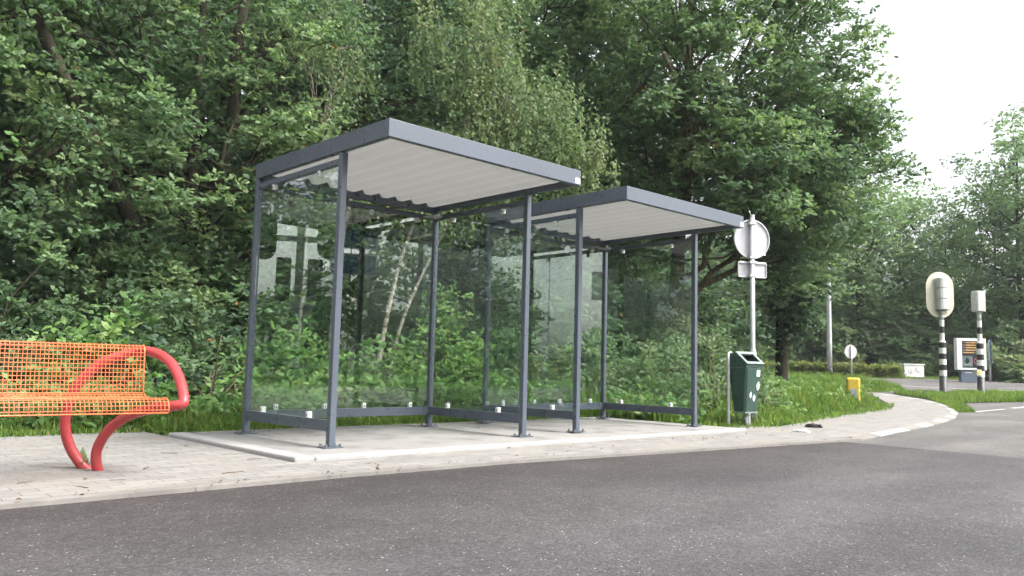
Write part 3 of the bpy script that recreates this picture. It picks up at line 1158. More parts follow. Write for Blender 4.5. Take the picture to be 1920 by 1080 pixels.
crumple('crumpled_bag', (6.9, -2.02, -.03), .11, .05, .035, M['black'], 3, 'crumpled black bag lying on the paving at the edge of the grass', 'litter')
crumple('paper_wrapper', (5.95, -2.33, -.03), .10, .05, .025, M['white'], 9, 'small white paper wrapper dropped on the paving near the kerb', 'litter')
tw = None
for k, (x, y, a, l) in enumerate(((-2.25, -2.0, .6, .12), (-2.0, -2.35, 1.9, .10), (-1.2, -2.2, .2, .16), (-1.0, -1.0, 2.4, .12), (-.2, -2.25, .5, .10), (-1.75, -2.15, 2.9, .08), (-1.3, -.4, 1.2, .1), (-.75, -1.6, .1, .12), (-1.5, -1.75, 1.0, .13))):
    if tw is None:
        mb = MB()
        mb.tube(smooth_path([(0, 0, .004), (.3, .06, .012), (.6, -.03, .008), (1, .09, .004)], 3), [.035, .033, .03, .03, .028, .026, .022, .02, .018, .015], 5)
        tw = o = mb.build('fallen_twig', M['twig'])
    else:
        o = tw.copy()
        col.objects.link(o)
    o.location = (x, y, -.028)
    o.rotation_euler = (0, 0, a)
    o.scale = (l, l, l * .8)
    tag(o, 'short dark fallen twig lying on the pale paving', 'twig', 'fallen twigs on the paving')

# ---------------------------------------------------------------- foliage
LEAF = {
    'oak': ([0, .22, .36, .60, .76, 1.0], [.03, .20, .10, .31, .17, .05]),
    'oval': ([0, .3, .62, 1.0], [.03, .27, .26, .02]),
    'heart': ([0, .12, .45, 1.0], [.16, .38, .34, .02]),
    'small': ([0, .42, 1.0], [.04, .34, .02]),
    'long': ([0, .35, .7, 1.0], [.03, .13, .11, .01]),
}


def leaf_mesh(name, O, A, Nn, S, colr, shape, mat, parent=None, curl=.12):
    """one mesh of many leaves: origins O, axes A, normals Nn, lengths S, colours colr"""
    st, hw = LEAF[shape]
    st = np.array(st)
    hw = np.array(hw)
    k = len(st)
    n = len(O)
    B = np.cross(Nn, A)
    B /= np.linalg.norm(B, axis=1, keepdims=True) + 1e-9
    Nn = np.cross(A, B)
    cur = curl * (st - .35) ** 2 * -1.6
    V = np.empty((n, k, 2, 3))
    for i in range(k):
        base = O + A * (S * st[i])[:, None] + Nn * (S * cur[i])[:, None]
        off = B * (S * hw[i])[:, None] + Nn * (S * hw[i] * .25)[:, None]
        off2 = -B * (S * hw[i])[:, None] + Nn * (S * hw[i] * .25)[:, None]
        V[:, i, 0] = base + off
        V[:, i, 1] = base + off2
    V = V.reshape(-1, 3)
    q = np.array([[2 * i, 2 * i + 1, 2 * i + 3, 2 * i + 2] for i in range(k - 1)])
    F = (np.arange(n)[:, None, None] * (2 * k) + q[None]).reshape(-1)
    me = bpy.data.meshes.new(name)
    me.vertices.add(len(V))
    me.vertices.foreach_set('co', V.astype(np.float32).ravel())
    nf = n * (k - 1)
    me.loops.add(nf * 4)
    me.loops.foreach_set('vertex_index', F.astype(np.int32))
    me.polygons.add(nf)
    me.polygons.foreach_set('loop_start', np.arange(0, nf * 4, 4, dtype=np.int32))
    me.polygons.foreach_set('use_smooth', np.ones(nf, dtype=bool))
    me.update(calc_edges=True)
    at = me.attributes.new('tint', 'FLOAT_COLOR', 'POINT')
    C = np.ones((n, 2 * k, 4), dtype=np.float32)
    C[:, :, :3] = colr[:, None, :]
    at.data.foreach_set('color', C.ravel())
    me.materials.append(mat)
    o = bpy.data.objects.new(name, me)
    col.objects.link(o)
    if parent is not None:
        o.parent = parent
    return o


PAL = {
    'oak': np.array([(.060, .098, .048), (.080, .130, .055), (.108, .165, .064), (.150, .195, .078)]),
    'oak_dark': np.array([(.046, .080, .044), (.058, .098, .048), (.076, .122, .056), (.100, .150, .064)]),
    'birch': np.array([(.080, .120, .052), (.104, .145, .060), (.132, .168, .072), (.160, .174, .078)]),
    'fresh': np.array([(.080, .150, .045), (.105, .185, .05), (.135, .215, .065), (.165, .23, .075)]),
    'bush': np.array([(.072, .118, .055), (.095, .145, .062), (.125, .172, .08), (.165, .175, .10)]),
    'far': np.array([(.095, .145, .078), (.125, .185, .086), (.160, .225, .098), (.190, .250, .102)]),  # lightened and slightly blued: distance haze painted into the leaf colour
    'hedge': np.array([(.085, .115, .028), (.12, .15, .034), (.15, .17, .042), (.17, .15, .05)]),
}


def tint(rng, pal, pad_id, npad, n, spread=.14):
    P = PAL[pal]
    padv = rng.beta(1.0, 1.35, npad)
    v = np.clip(padv[pad_id] + rng.normal(0, .15, n), 0, .999) * (len(P) - 1)
    i = v.astype(int)
    f = (v - i)[:, None]
    c = P[i] * (1 - f) + P[np.minimum(i + 1, len(P) - 1)] * f
    c = np.array([1.34, 1.38, 1.58]) * c * (1 + rng.normal(0, spread, (n, 1)))
    old = rng.random(n) < .0022
    c[old] = np.array([.20, .10, .03]) * (1 + rng.normal(0, .2, (old.sum(), 1)))
    return np.clip(c, .008, .5)


def unit(v):
    return v / (np.linalg.norm(v, axis=1, keepdims=True) + 1e-9)


def spray_leaves(rng, pads, prad, nspray, nleaf, size, flat=.5, droop=0.0, tilt=.55):
    """pads (n,3): clumps; each holds sprays of leaves round a twig end"""
    npad = len(pads)
    pid = np.repeat(np.arange(npad), nspray)
    ns = len(pid)
    g = unit(rng.normal(0, 1, (ns, 3))) * (rng.random((ns, 1)) ** .5)
    g[:, 2] *= flat
    so = pads[pid] + g * prad[pid][:, None]
    out = unit(g + np.array([0, 0, .25]) + rng.normal(0, .35, (ns, 3)))
    sid = np.repeat(np.arange(ns), nleaf)
    n = len(sid)
    az = rng.random(n) * 2 * PI
    A = np.stack([np.cos(az), np.sin(az), rng.normal(-.05 - droop, .35, n)], 1)
    A = unit(A + out[sid] * .8)
    Nn = unit(np.array([-.18, -.38, .62]) + out[sid] * .45 + rng.normal(0, tilt, (n, 3)))
    Nn = unit(Nn - A * (Nn * A).sum(1, keepdims=True))
    O = so[sid] + A * (rng.random((n, 1)) * size * .7)
    S = size * rng.uniform(.65, 1.2, n)
    return O, A, Nn, S, pid[sid]


def hang_leaves(rng, pads, prad, nstr, nleaf, size, length):
    npad = len(pads)
    pid = np.repeat(np.arange(npad), nstr)
    ns = len(pid)
    top = pads[pid] + rng.normal(0, .5, (ns, 3)) * prad[pid][:, None]
    ln = length * rng.uniform(.35, 1.0, ns)
    sway = rng.normal(0, .22, (ns, 2))
    sid = np.repeat(np.arange(ns), nleaf)
    n = len(sid)
    t = rng.random(n)
    O = top[sid].copy()
    O[:, 2] -= t * ln[sid]
    O[:, :2] += sway[sid] * (t * ln[sid])[:, None] + rng.normal(0, .02, (n, 2))
    az = rng.random(n) * 2 * PI
    A = unit(np.stack([np.cos(az) * .75, np.sin(az) * .75, -rng.uniform(.3, 1.3, n)], 1))
    Nn = unit(rng.normal(0, 1, (n, 3)) + np.array([-.3, -.6, .4]))
    Nn = unit(Nn - A * (Nn * A).sum(1, keepdims=True))
    S = size * rng.uniform(.65, 1.2, n)
    return O, A, Nn, S, pid[sid]


def bez(p0, p1, sag, n, rnd, wob):
    out = []
    for k in range(n + 1):
        t_ = k / n
        p = p0.lerp(p1, t_)
        p = p + Vector((0, 0, sag * 4 * t_ * (1 - t_)))
        if 0 < k < n:
            p += Vector((rnd.uniform(-wob, wob), rnd.uniform(-wob, wob), rnd.uniform(-wob, wob) * .5))
        out.append(p)
    return out


def crown_pads(rng, centre, rad, n, front=.0, shell=.5):
    """clump centres through an ellipsoid, weighted to its skin; front > 0 favours the side towards the road"""
    d = unit(rng.normal(0, 1, (n * 3, 3)))
    if front:
        keep = rng.random(n * 3) < np.clip(.5 + front * (-d[:, 1] * .7 - d[:, 0] * .3), .06, 1)
        d = d[keep]
    d = d[:n]
    r = shell + (1 - shell) * rng.random((len(d), 1)) ** .6
    # lobed outline
    lob = 1 + .16 * np.sin(3.1 * d[:, :1] * 2 + 5 * d[:, 2:3]) + .12 * np.sin(7 * d[:, 1:2] + 3 * d[:, :1])
    return np.array(centre) + d * r * lob * np.array(rad)


def make_tree(name, label, cat, group, base, trunk, r0, pads, prad, leaf, seed, bark='bark', limbs=9, thick=.085, extra=None):
    """trunk: list of points rel. base; pads: (n,3) absolute crown clumps; leaf: dict"""
    rnd = random.Random(seed)
    rg = np.random.default_rng(seed)
    root = empty(name, base, 0, label, cat, group)
    B = Vector(base)
    mb = MB()
    tp = [Vector(p) for p in trunk]
    tp = [Vector(p) for p in smooth_path([tuple(p) for p in tp], 4)]
    nt_ = len(tp)
    rad = [r0 * (1 - .82 * (i / (nt_ - 1)) ** .9) for i in range(nt_)]
    rad[0] *= 1.25
    mb.tube(tp, rad, 10)
    P = pads - np.array(base)
    # group clumps into limbs
    cen = P[rg.choice(len(P), min(limbs, len(P)), replace=False)]
    for _ in range(4):
        dd = ((P[:, None] - cen[None]) ** 2).sum(2)
        own = dd.argmin(1)
        cen = np.array([P[own == i].mean(0) if (own == i).any() else cen[i] for i in range(len(cen))])
    H = tp[-1].z
    for i in range(len(cen)):
        mem = P[own == i]
        if not len(mem):
            continue
        c = Vector(cen[i])
        dist = math.hypot(c.x, c.y)
        want = max(.22 * H, min(.93 * H, c.z - dist * .65))
        j = min(range(nt_), key=lambda k: abs(tp[k].z - want))
        lr = max(.010, min(rad[j] * .6, thick))
        lim = bez(tp[j], c, -.06 * (c - tp[j]).length, 5, rnd, .07 * (c - tp[j]).length)
        mb.tube(lim, [lr * (1 - .62 * k / 5) for k in range(6)], 7)
        for m_ in mem[:14]:
            q = Vector(m_)
            s_ = lim[rnd.choice((2, 3, 4, 5))]
            l_ = (q - s_).length
            br = min(lr * .4, .012 + .012 * l_)
            mb.tube(bez(s_, q, -.05 * l_, 3, rnd, .08 * l_), [br, br * .8, br * .55, br * .3], 5, cap=False)
    if extra:
        for pts, rr in extra:
            mb.tube(smooth_path([tuple(p) for p in pts], 3), [rr * (1 - .55 * k / (3 * (len(pts) - 1))) for k in range(3 * (len(pts) - 1) + 1)], 7)
    mb.build('trunk', M[bark], root)
    leaves(root, 'crown', P, prad, leaf, rg)
    return root


def leaves(root, name, P, prad, leaf, rg):
    if np.isscalar(prad):
        prad = prad * rg.uniform(.65, 1.35, len(P))
    if leaf.get('hang'):
        O, A, Nn, S, pid = hang_leaves(rg, P, prad, leaf['ns'], leaf['nl'], leaf['size'], leaf['hang'])
    else:
        O, A, Nn, S, pid = spray_leaves(rg, P, prad, leaf['ns'], leaf['nl'], leaf['size'], leaf.get('flat', .5), leaf.get('droop', 0), leaf.get('tilt', .55))
    c = tint(rg, leaf['pal'], pid, len(P), len(O))
    return leaf_mesh(name, O, A, Nn, S, c, leaf['shape'], M[leaf.get('mat', 'leaf')], root)


OAK = dict(ns=24, nl=9, size=.086, shape='oak', pal='oak', flat=.5)
G = 'trees along the front of the wood'

# -- front row of the wood
rg = np.random.default_rng(101)


def oak(x, y, zc, rxy, rz, n, seed, label, pal='oak', front=.5, lean=(0, 0), r0=.17, leaf=None, extra=None, limbs=10, low=None, group=G):
    rg = np.random.default_rng(seed)
    z0 = tz(x, y, -.15)
    pads = crown_pads(rg, (x + lean[0], y + lean[1], zc), (rxy, rxy, rz), n, front, .55)
    if low:
        pads = np.concatenate([pads, low])
    pads = pads[pads[:, 2] > z0 + .5]
    H = zc + rz * .75
    lf = dict(OAK)
    lf['pal'] = pal
    if leaf:
        lf.update(leaf)
    return make_tree('oak_tree', label, 'tree', group, (x, y, z0),
                     [(0, 0, 0), (.05 + lean[0] * .1, .05, H * .25), (lean[0] * .35, lean[1] * .3, H * .55), (lean[0] * .8, lean[1] * .7, H)],
                     r0, pads, .52, lf, seed, limbs=limbs, extra=extra)


oak(-2.1, 5.2, 4.2, 2.7, 3.9, 190, 11, 'oak at the wood edge behind the orange bench, dark leaning limb crossing its crown',
    extra=[([(.9, -.6, 2.2), (.2, -1.3, 3.9), (-.5, -1.5, 5.2), (-1.0, -1.6, 6.8)], .12)])
oak(1.35, 5.0, 4.4, 2.6, 4.0, 200, 12, 'oak just behind the nearest shelter with an upright black trunk and pale green sprays',
    extra=[([(-.2, .0, 1.2), (-1.0, -.6, 2.6), (-2.0, -.9, 4.2), (-3.2, -1.0, 6.4)], .13), ([(0, -.2, 2.4), (.15, -.9, 4.0), (.05, -1.2, 5.5), (.4, -1.3, 7.5)], .12)])
oak(4.9, 6.0, 5.2, 2.8, 4.4, 190, 13, 'oak behind the birch with long limbs reaching over both shelters', pal='oak_dark',
    extra=[([(-.2, -.5, 2.2), (.9, -1.2, 3.6), (2.2, -1.6, 4.7), (3.5, -1.8, 6.0)], .12)])
oak(8.3, 5.2, 6.0, 2.9, 4.8, 200, 14, 'dark oak between the birch and the big oak, thick limb rising through it',
    extra=[([(0, -.3, 2.6), (-.5, -1.4, 4.0), (.2, -2.0, 5.2), (1.2, -2.4, 6.6)], .14)])
# big oak whose crown overhangs the verge
rg = np.random.default_rng(15)
big = np.concatenate([
    crown_pads(rg, (11.7, 3.4, 8.0), (3.6, 3.9, 4.2), 330, .5, .5),
    crown_pads(rg, (14.5, 1.9, 6.7), (1.4, 1.5, 1.3), 40, .3, .4),
    crown_pads(rg, (14.6, 1.7, 5.6), (2.1, 2.0, 2.2), 90, .5, .5),
    crown_pads(rg, (11.3, 2.0, 5.2), (2.6, 1.8, 1.5), 70, .4, .5),
    crown_pads(rg, (13.8, 2.3, 3.7), (.8, .9, 1.4), 22, .3, .4)])
make_tree('oak_tree', 'biggest oak, its tall crown over the farther shelter ending against white sky', 'tree', G, (12.4, 4.0, -.15),
          [(0, 0, 0), (.03, 0, 2.5), (.1, -.1, 5.0), (.2, -.3, 10.5)], .27, big, .62, dict(OAK, ns=26, nl=8, size=.112, pal='oak'), 15, limbs=16, bark='bark_pale',
          extra=[([(0, -.1, 4.0), (-1.2, -1.2, 5.2), (-2.6, -2.0, 6.0), (-4.0, -2.5, 6.6)], .085), ([(.05, -.1, 4.4), (1.6, -1.4, 5.4), (2.9, -2.2, 6.0)], .08)])
# weeping birch in front of the oaks
rg = np.random.default_rng(16)
bp = np.concatenate([crown_pads(rg, (5.25, 1.9, 4.75), (1.0, .9, .75), 48, .2, .3), crown_pads(rg, (5.9, 1.7, 4.2), (.55, .5, .5), 16, .2, .3), crown_pads(rg, (4.6, 2.2, 4.0), (.7, .6, .45), 24, .2, .3),
                     crown_pads(rg, (4.5, 2.4, 5.9), (.8, .7, .9), 26, .2, .3), crown_pads(rg, (3.4, 2.4, 3.6), (.8, .6, .5), 14, .2, .3)])
make_tree('birch_tree', 'leaning birch with pale forked stems behind the glass and drooping olive foliage', 'tree', None, (3.05, 2.5, -.15),
          [(0, 0, 0), (.12, -.02, 1.2), (.45, -.05, 2.6), (1.1, -.1, 4.0), (1.9, -.3, 5.6)], .047, bp, .32,
          dict(ns=14, nl=17, size=.064, shape='small', pal='birch', hang=1.1, mat='leaf_soft'), 16, bark='birch', limbs=10, thick=.014,
          extra=[([(.25, .1, .0), (.45, .1, 1.2), (.85, .05, 2.2), (1.45, 0, 3.3)], .036), ([(-.55, .3, 0), (-.5, .3, 1.6), (-.4, .3, 2.6), (-.3, .25, 3.3)], .05)])
# slim birch stems nearer the left of the panes
make_tree('birch_tree', 'slim upright birch with grey-white stem behind the back pane of the nearest shelter', 'tree', None, (2.3, 3.3, -.15),
          [(0, 0, 0), (.02, 0, 1.4), (.08, 0, 2.8), (.2, -.1, 4.1)], .042, crown_pads(rg, (2.6, 3.3, 5.2), (.7, .6, 1.1), 20, .2, .4), .32,
          dict(ns=10, nl=12, size=.058, shape='small', pal='birch', hang=.7, mat='leaf_soft'), 17, bark='birch', limbs=6, thick=.014)
# ivy-clad tree closing the front row
rg = np.random.default_rng(18)
make_tree('ivy_clad_tree', 'dark ivy-clad tree hanging low at the end of the wood by the lamp post', 'tree', None, (17.8, 4.2, -.05),
          [(0, 0, 0), (0, 0, 2.5), (.1, 0, 5.5), (.1, 0, 8)], .2,
          np.concatenate([crown_pads(rg, (17.6, 3.6, 5.4), (1.5, 1.5, 2.6), 120, .3, .4), crown_pads(rg, (17.7, 3.8, 2.9), (.75, .75, 1.6), 30, .3, .3)]), .5,
          dict(ns=13, nl=9, size=.13, shape='oval', pal='oak_dark', flat=.8), 18, limbs=8)
# lime sapling at the left edge of the picture
rg = np.random.default_rng(19)
lp_ = np.array([(-2.15, 1.75, 2.62), (-1.93, 1.72, 2.60), (-1.72, 1.70, 2.64), (-2.0, 1.75, 2.43), (-1.85, 1.72, 2.44), (-2.4, 1.9, 2.7), (-2.7, 2.0, 3.0), (-2.9, 2.2, 3.3), (-2.5, 2.1, 3.2)])
make_tree('lime_tree', 'young lime with heart-shaped pale leaves reaching in above the bench', 'tree', None, (-2.8, 2.2, -.15),
          [(0, 0, 0), (.02, 0, 1.2), (.05, 0, 2.2), (.0, 0, 3.3)], .03, lp_, .13, dict(ns=4, nl=5, size=.10, shape='heart', pal='fresh', droop=.7, flat=.6, tilt=.3), 19, bark='bark_pale', limbs=3)

# -- rows behind, copies of two trees
GB = 'trees in the depth of the wood'
LB = 'tree in the dark depth of the wood, behind the front row of oaks'


def deep(seed, pal, leafsize, n, rxy, rz, zc):
    rg = np.random.default_rng(seed)
    pads = crown_pads(rg, (0, 0, zc), (rxy, rxy, rz), n, .35, .5)
    pads = pads[pads[:, 2] > 1.2]
    return make_tree('oak_tree', LB, 'tree', GB, (0, 0, 0), [(0, 0, 0), (.1, 0, 3), (.0, .1, 6), (.2, 0, zc + rz * .7)], .2, pads, .75,
                     dict(OAK, ns=16, nl=8, size=leafsize, pal=pal), seed, limbs=10)


dA = deep(31, 'oak_dark', .18, 190, 3.3, 5.2, 7.0)
dB = deep(32, 'oak', .18, 190, 3.0, 4.8, 6.6)
spots = [(-2.6, 9.0, 0), (.8, 9.6, 1), (4.0, 10.2, 0), (7.6, 9.4, 1), (11.2, 9.0, 0), (14.6, 8.2, 1), (-1, 14.5, 1), (3.2, 15.0, 0), (7.4, 14.6, 1), (11.6, 14, 0), (16.0, 13.2, 1), (19.8, 12.2, 0), (5, 20, 0), (11, 20, 1), (17, 19, 0)]
used = {0: False, 1: False}
for i, (x, y, k) in enumerate(spots):
    src = (dA, dB)[k]
    o = copy_tree(src) if used[k] else src
    used[k] = True
    rr = random.Random(500 + i)
    o.location = (x, y, tz(x, y, -.15))
    o.rotation_euler = (0, 0, rr.uniform(-.7, .7))
    s = rr.uniform(.9, 1.15)
    o.scale = (s, s, s * rr.uniform(.95, 1.1))

# -- understorey shrubs


def shrub(name, label, group, cat, x, y, w, h, n, seed, leaf, flat=1.0, stems=7):
    rg = np.random.default_rng(seed)
    rnd = random.Random(seed)
    z0 = tz(x, y, -.1)
    root = empty(name, (x, y, z0), 0, label, cat, group)
    d = unit(rg.normal(0, 1, (n, 3)))
    d[:, 2] = np.abs(d[:, 2])
    r = .35 + .65 * rg.random((n, 1)) ** .6
    P = d * r * np.array([w, w * .75, h])
    P[:, 2] = np.maximum(P[:, 2], .08) * (1 + rg.normal(0, .12, n))
    mb = MB()
    for k in range(stems):
        q = Vector(P[rnd.randrange(n)])
        b = Vector((rnd.uniform(-.25, .25) * w, rnd.uniform(-.2, .2) * w, 0))
        mb.tube(bez(b, q, .15 * h, 4, rnd, .05 * h), [.014, .012, .010, .007, .004], 5)
    mb.build('stem', M['twig'], root)
    leaves(root, 'foliage', P, leaf.get('prad', .22), leaf, rg)
    return root


BR = dict(ns=9, nl=7, size=.085, shape='oval', pal='bush', flat=.7, prad=.24, mat='leaf_soft')
HZ = dict(ns=15, nl=7, size=.088, shape='oval', pal='oak_dark', flat=.6, prad=.34)
FR = dict(ns=9, nl=5, size=.10, shape='oval', pal='fresh', flat=.7, prad=.24, mat='leaf_soft')
OKL = dict(ns=17, nl=7, size=.085, shape='oak', pal='oak', flat=.55, prad=.36)
GS = 'shrubs along the foot of the wood'
for i, (x, y, w, h, n, leaf, nm, lab) in enumerate((
    (-2.0, 3.1, 1.1, 1.75, 70, HZ, 'hazel_bush', 'dark hazel bush at the foot of the wood behind the bench'),
    (-.55, 2.55, .8, 1.35, 45, FR, 'bramble_bush', 'bright green bramble showing just over the end of the bench back'),
    (.3, 2.9, .95, 1.5, 60, HZ, 'hazel_bush', 'dark hazel bush left of the nearest shelter, with dead twigs at its side'),
    (-1.3, 3.7, 1.4, 2.7, 110, OKL, 'oak_sapling', 'oak scrub with lobed leaves rising behind the bench back'),
    (.55, 3.75, 1.3, 2.9, 110, OKL, 'oak_sapling', 'oak scrub with pale sprays at the outer side of the nearest shelter'),
    (1.7, 2.4, .9, 1.25, 55, FR, 'bramble_bush', 'light green bramble seen through the outer end pane of the nearest shelter'),
    (2.9, 1.95, .85, 1.15, 55, FR, 'bramble_bush', 'light green bramble under the pale birch stems'),
    (4.0, 2.0, .8, 1.75, 70, dict(BR, pal='fresh', size=.075), 'bramble_bush', 'tall leafy bramble between the two shelters'),
    (5.0, 1.9, .9, 1.5, 65, BR, 'bramble_bush', 'bramble behind the back panes of the farther shelter'),
    (6.3, 1.4, 1.05, 1.35, 85, dict(BR, size=.07), 'bramble_bush', 'mixed olive shrub seen through the end pane of the farther shelter'),
    (7.7, .95, 1.05, 1.25, 85, dict(BR, size=.07), 'bramble_bush', 'grey-green shrub beside the litter bin'),
    (9.3, 1.5, 1.3, 1.6, 80, BR, 'bramble_bush', 'shrub rising behind the litter bin and sign pole'),
    (8.0, -.35, .55, .85, 40, dict(BR, size=.065), 'bramble_bush', 'low weedy bush right behind the round sign pole'),
    (9.6, .2, .6, .7, 40, dict(BR, pal='fresh', size=.07), 'bramble_bush', 'low green bush in the verge between the sign pole and the yellow marker'),
    (7.0, .1, .7, 1.0, 50, dict(BR, size=.065), 'bramble_bush', 'weedy bush between the farther shelter and the litter bin'),
    (7.8, 2.9, 1.5, 2.4, 110, HZ, 'hazel_bush', 'tall dark bush at the foot of the big oak'),
    (4.4, 3.6, 1.3, 2.6, 90, HZ, 'hazel_bush', 'tall dark bush behind the birch stems'),
    (10.9, 2.6, 1.5, 2.2, 90, dict(HZ, pal='bush'), 'hazel_bush', 'broad green bush under the crown of the biggest oak'),
    (13.8, 3.4, 1.5, 1.9, 80, dict(HZ, pal='bush'), 'hazel_bush', 'green bush at the edge of the wood, past the sign pole'),
)):
    shrub(nm, lab, GS, 'shrub', x, y, w, h, n, 700 + i, leaf)

# dark scrub between the rows, copies of one bush
sb = shrub('hazel_bush', 'dark scrub bush deep between the trunks of the wood', 'scrub in the depth of the wood', 'shrub', 0, 7, 2.2, 3.0, 130, 790, dict(HZ, size=.14, prad=.5))
for i, (x, y) in enumerate(((-3, 7), (3.2, 7.6), (6.4, 7.4), (10, 7), (14, 6.4), (17.5, 7.4), (-1, 11.5), (3, 12.2), (7.5, 12), (12, 11.4), (16.5, 10.6), (20, 9.6), (0, 17.5), (5.5, 17.6), (11, 17), (16, 16), (20.5, 15.5), (24, 14.5))):
    o = copy_tree(sb) if i else sb
    rr = random.Random(820 + i)
    o.location = (x, y, tz(x, y, -.1))
    o.rotation_euler = (0, 0, rr.uniform(-1, 1))
    s = rr.uniform(.85, 1.25)
    o.scale = (s * 1.1, s, s * rr.uniform(.9, 1.2))

# tall weeds by the bin
for i, (x, y, h, lab) in enumerate(((7.0, -.45, 1.25, 'tall pale-leaved weed standing left of the litter bin'), (7.6, -.9, 1.15, 'tall weed with upright pale leaves right of the sign pole'), (6.35, .2, 1.05, 'tall leafy weed by the end post of the farther shelter'))):
    rgw = np.random.default_rng(900 + i)
    root = empty('tall_weed', (x, y, -.1), 0, lab, 'weed', 'tall weeds round the litter bin')
    mb = MB()
    mb.tube([(0, 0, 0), (.02, .01, h * .5), (.0, .03, h)], [.010, .008, .004], 5)
    mb.build('stem', M['leaf_soft'] if False else M['twig'], root)
    n = 60
    zz = h * (.25 + .75 * rgw.random(n))
    az = rgw.random(n) * 2 * PI
    A = unit(np.stack([np.cos(az), np.sin(az), np.full(n, .7)], 1))
    O = np.stack([np.zeros(n), np.zeros(n), zz], 1)
    Nn = unit(np.stack([-np.cos(az) * .6, -np.sin(az) * .6, np.ones(n)], 1) + rgw.normal(0, .2, (n, 3)))
    Nn = unit(Nn - A * (Nn * A).sum(1, keepdims=True))
    leaf_mesh('foliage', O, A, Nn, .15 * rgw.uniform(.6, 1.2, n) * (1.25 - .5 * zz / h), tint(rgw, 'birch', np.zeros(n, int), 1, n), 'long', M['leaf_soft'], root)

# dead branches tangled at the edge of the wood
rnd = random.Random(66)
mb = MB()
for k in range(13):
    a = Vector((rnd.uniform(-.35, .35), rnd.uniform(-.3, .2), 0))
    b = a + Vector((rnd.uniform(-.8, .5), rnd.uniform(-.4, .3), rnd.uniform(.3, 1.1)))
    mb.tube(bez(a, b, rnd.uniform(-.05, .15), 5, rnd, .05), [.012, .011, .009, .008, .006, .004], 5)
o = mb.build('dead_branch', M['bark_pale'])
o.location = (.35, 2.05, -.1)
tag(o, 'tangle of bare dead twigs at the wood edge, left of the nearest shelter', 'branch')

# -- far hedge and the trees beyond the side road
hg = empty('hedge', (33.2, 12.2, tz(34, 11, -.1)), 0, 'long low clipped hedge along the far side of the side road', 'hedge')
h0, h1 = Vector((29.2, 16.8)), Vector((37.6, 8.5))
rgh = np.random.default_rng(41)
n = 900
tt = rgh.random(n)
P = np.stack([h0.x + (h1.x - h0.x) * tt - hg.location.x, h0.y + (h1.y - h0.y) * tt - hg.location.y, np.zeros(n)], 1)
dn = np.array([.70, .71])
wd = rgh.uniform(-.45, .45, n)
P[:, :2] += dn * wd[:, None]
P[:, 2] = np.where(rgh.random(n) < .55, .58 + rgh.normal(0, .05, n), rgh.uniform(.05, .6, n))
leaves(hg, 'foliage', P, .16, dict(ns=6, nl=6, size=.10, shape='small', pal='hedge', flat=.6), rgh)
mb = MB()
for k in range(40):
    t_ = k / 39
    x, y = h0.x + (h1.x - h0.x) * t_ - hg.location.x, h0.y + (h1.y - h0.y) * t_ - hg.location.y
    mb.tube([(x, y, -.1), (x + rnd.uniform(-.1, .1), y + rnd.uniform(-.1, .1), .5)], .012, 5)
mb.build('stem', M['twig'], hg)

GF = 'trees beyond the side road'
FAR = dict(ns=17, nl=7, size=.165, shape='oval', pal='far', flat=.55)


def far_tree(px, depth, zc, rxy, rz, n, seed, label, r0=.2, lf=None, front=.4, prad=.9, bark='bark', zlow=1.5, trunk_top=None):
    """placed by bearing (tangent of the angle off the view axis) and distance"""
    k = (px - 960) / FPX
    x, y = CX + depth * (.6867 + .722 * k), CY + depth * (.7204 - .6915 * k)
    rg = np.random.default_rng(seed)
    z0 = tz(x, y, -.1)
    pads = crown_pads(rg, (x, y, z0 + zc), (rxy, rxy, rz), n, front, .45)
    pads = pads[pads[:, 2] > z0 + zlow]
    l_ = dict(FAR)
    if lf:
        l_.update(lf)
    return make_tree('broadleaf_tree', label, 'tree', GF, (x, y, z0), [(0, 0, 0), (.05, 0, 2.5), (.0, .1, zc * .8), (.1, 0, zc + rz * .75)], r0, pads, prad, l_, seed, limbs=11, bark=bark)


far_tree(1480, 43, 6.2, 3.2, 4.2, 130, 51, 'pale-trunked tree beyond the side road, first past the end of the wood', r0=.17, bark='bark_pale', zlow=2.8)
far_tree(1612, 46, 7.2, 4.0, 4.6, 190, 52, 'tree with a thick dark trunk standing behind the small round sign', r0=.30, zlow=3.2)
far_tree(1690, 50, 6.6, 4.0, 4.8, 190, 53, 'rounded pale green tree behind the white cabinet', zlow=.8)
far_tree(1560, 55, 7.6, 3.6, 5.2, 150, 54, 'taller tree seen between the lamp post and the dark trunk', zlow=2)
far_tree(1775, 52, 5.8, 2.6, 4.6, 70, 55, 'thin-crowned tree with sky showing through, behind the cream backing board', lf=dict(pal='oak_dark', ns=9), prad=.7, zlow=2)
far_tree(1830, 56, 6.2, 2.8, 5.2, 75, 56, 'thin-crowned dark tree behind the pedestrian signal', lf=dict(pal='oak_dark', ns=9), prad=.7, zlow=2)
far_tree(1915, 44, 8.6, 3.7, 6.2, 260, 57, 'tallest tree at the far right, its crown cut by the edge of the photo', r0=.25, zlow=1.0)
far_tree(1870, 49, 7.0, 3.0, 5.2, 170, 58, 'dense bluish-green tree just left of the tallest one', zlow=.8)
far_tree(2010, 47, 8, 3.8, 6, 160, 59, 'tree standing beyond the right edge of the view', zlow=1)
far_tree(1400, 48, 7, 3.8, 5, 140, 60, 'tree behind the round road sign, half hidden by the wood', zlow=1.5)
far_tree(1745, 62, 6.4, 3.4, 4.2, 140, 61, 'lower tree far behind the white cabinet', zlow=.6)

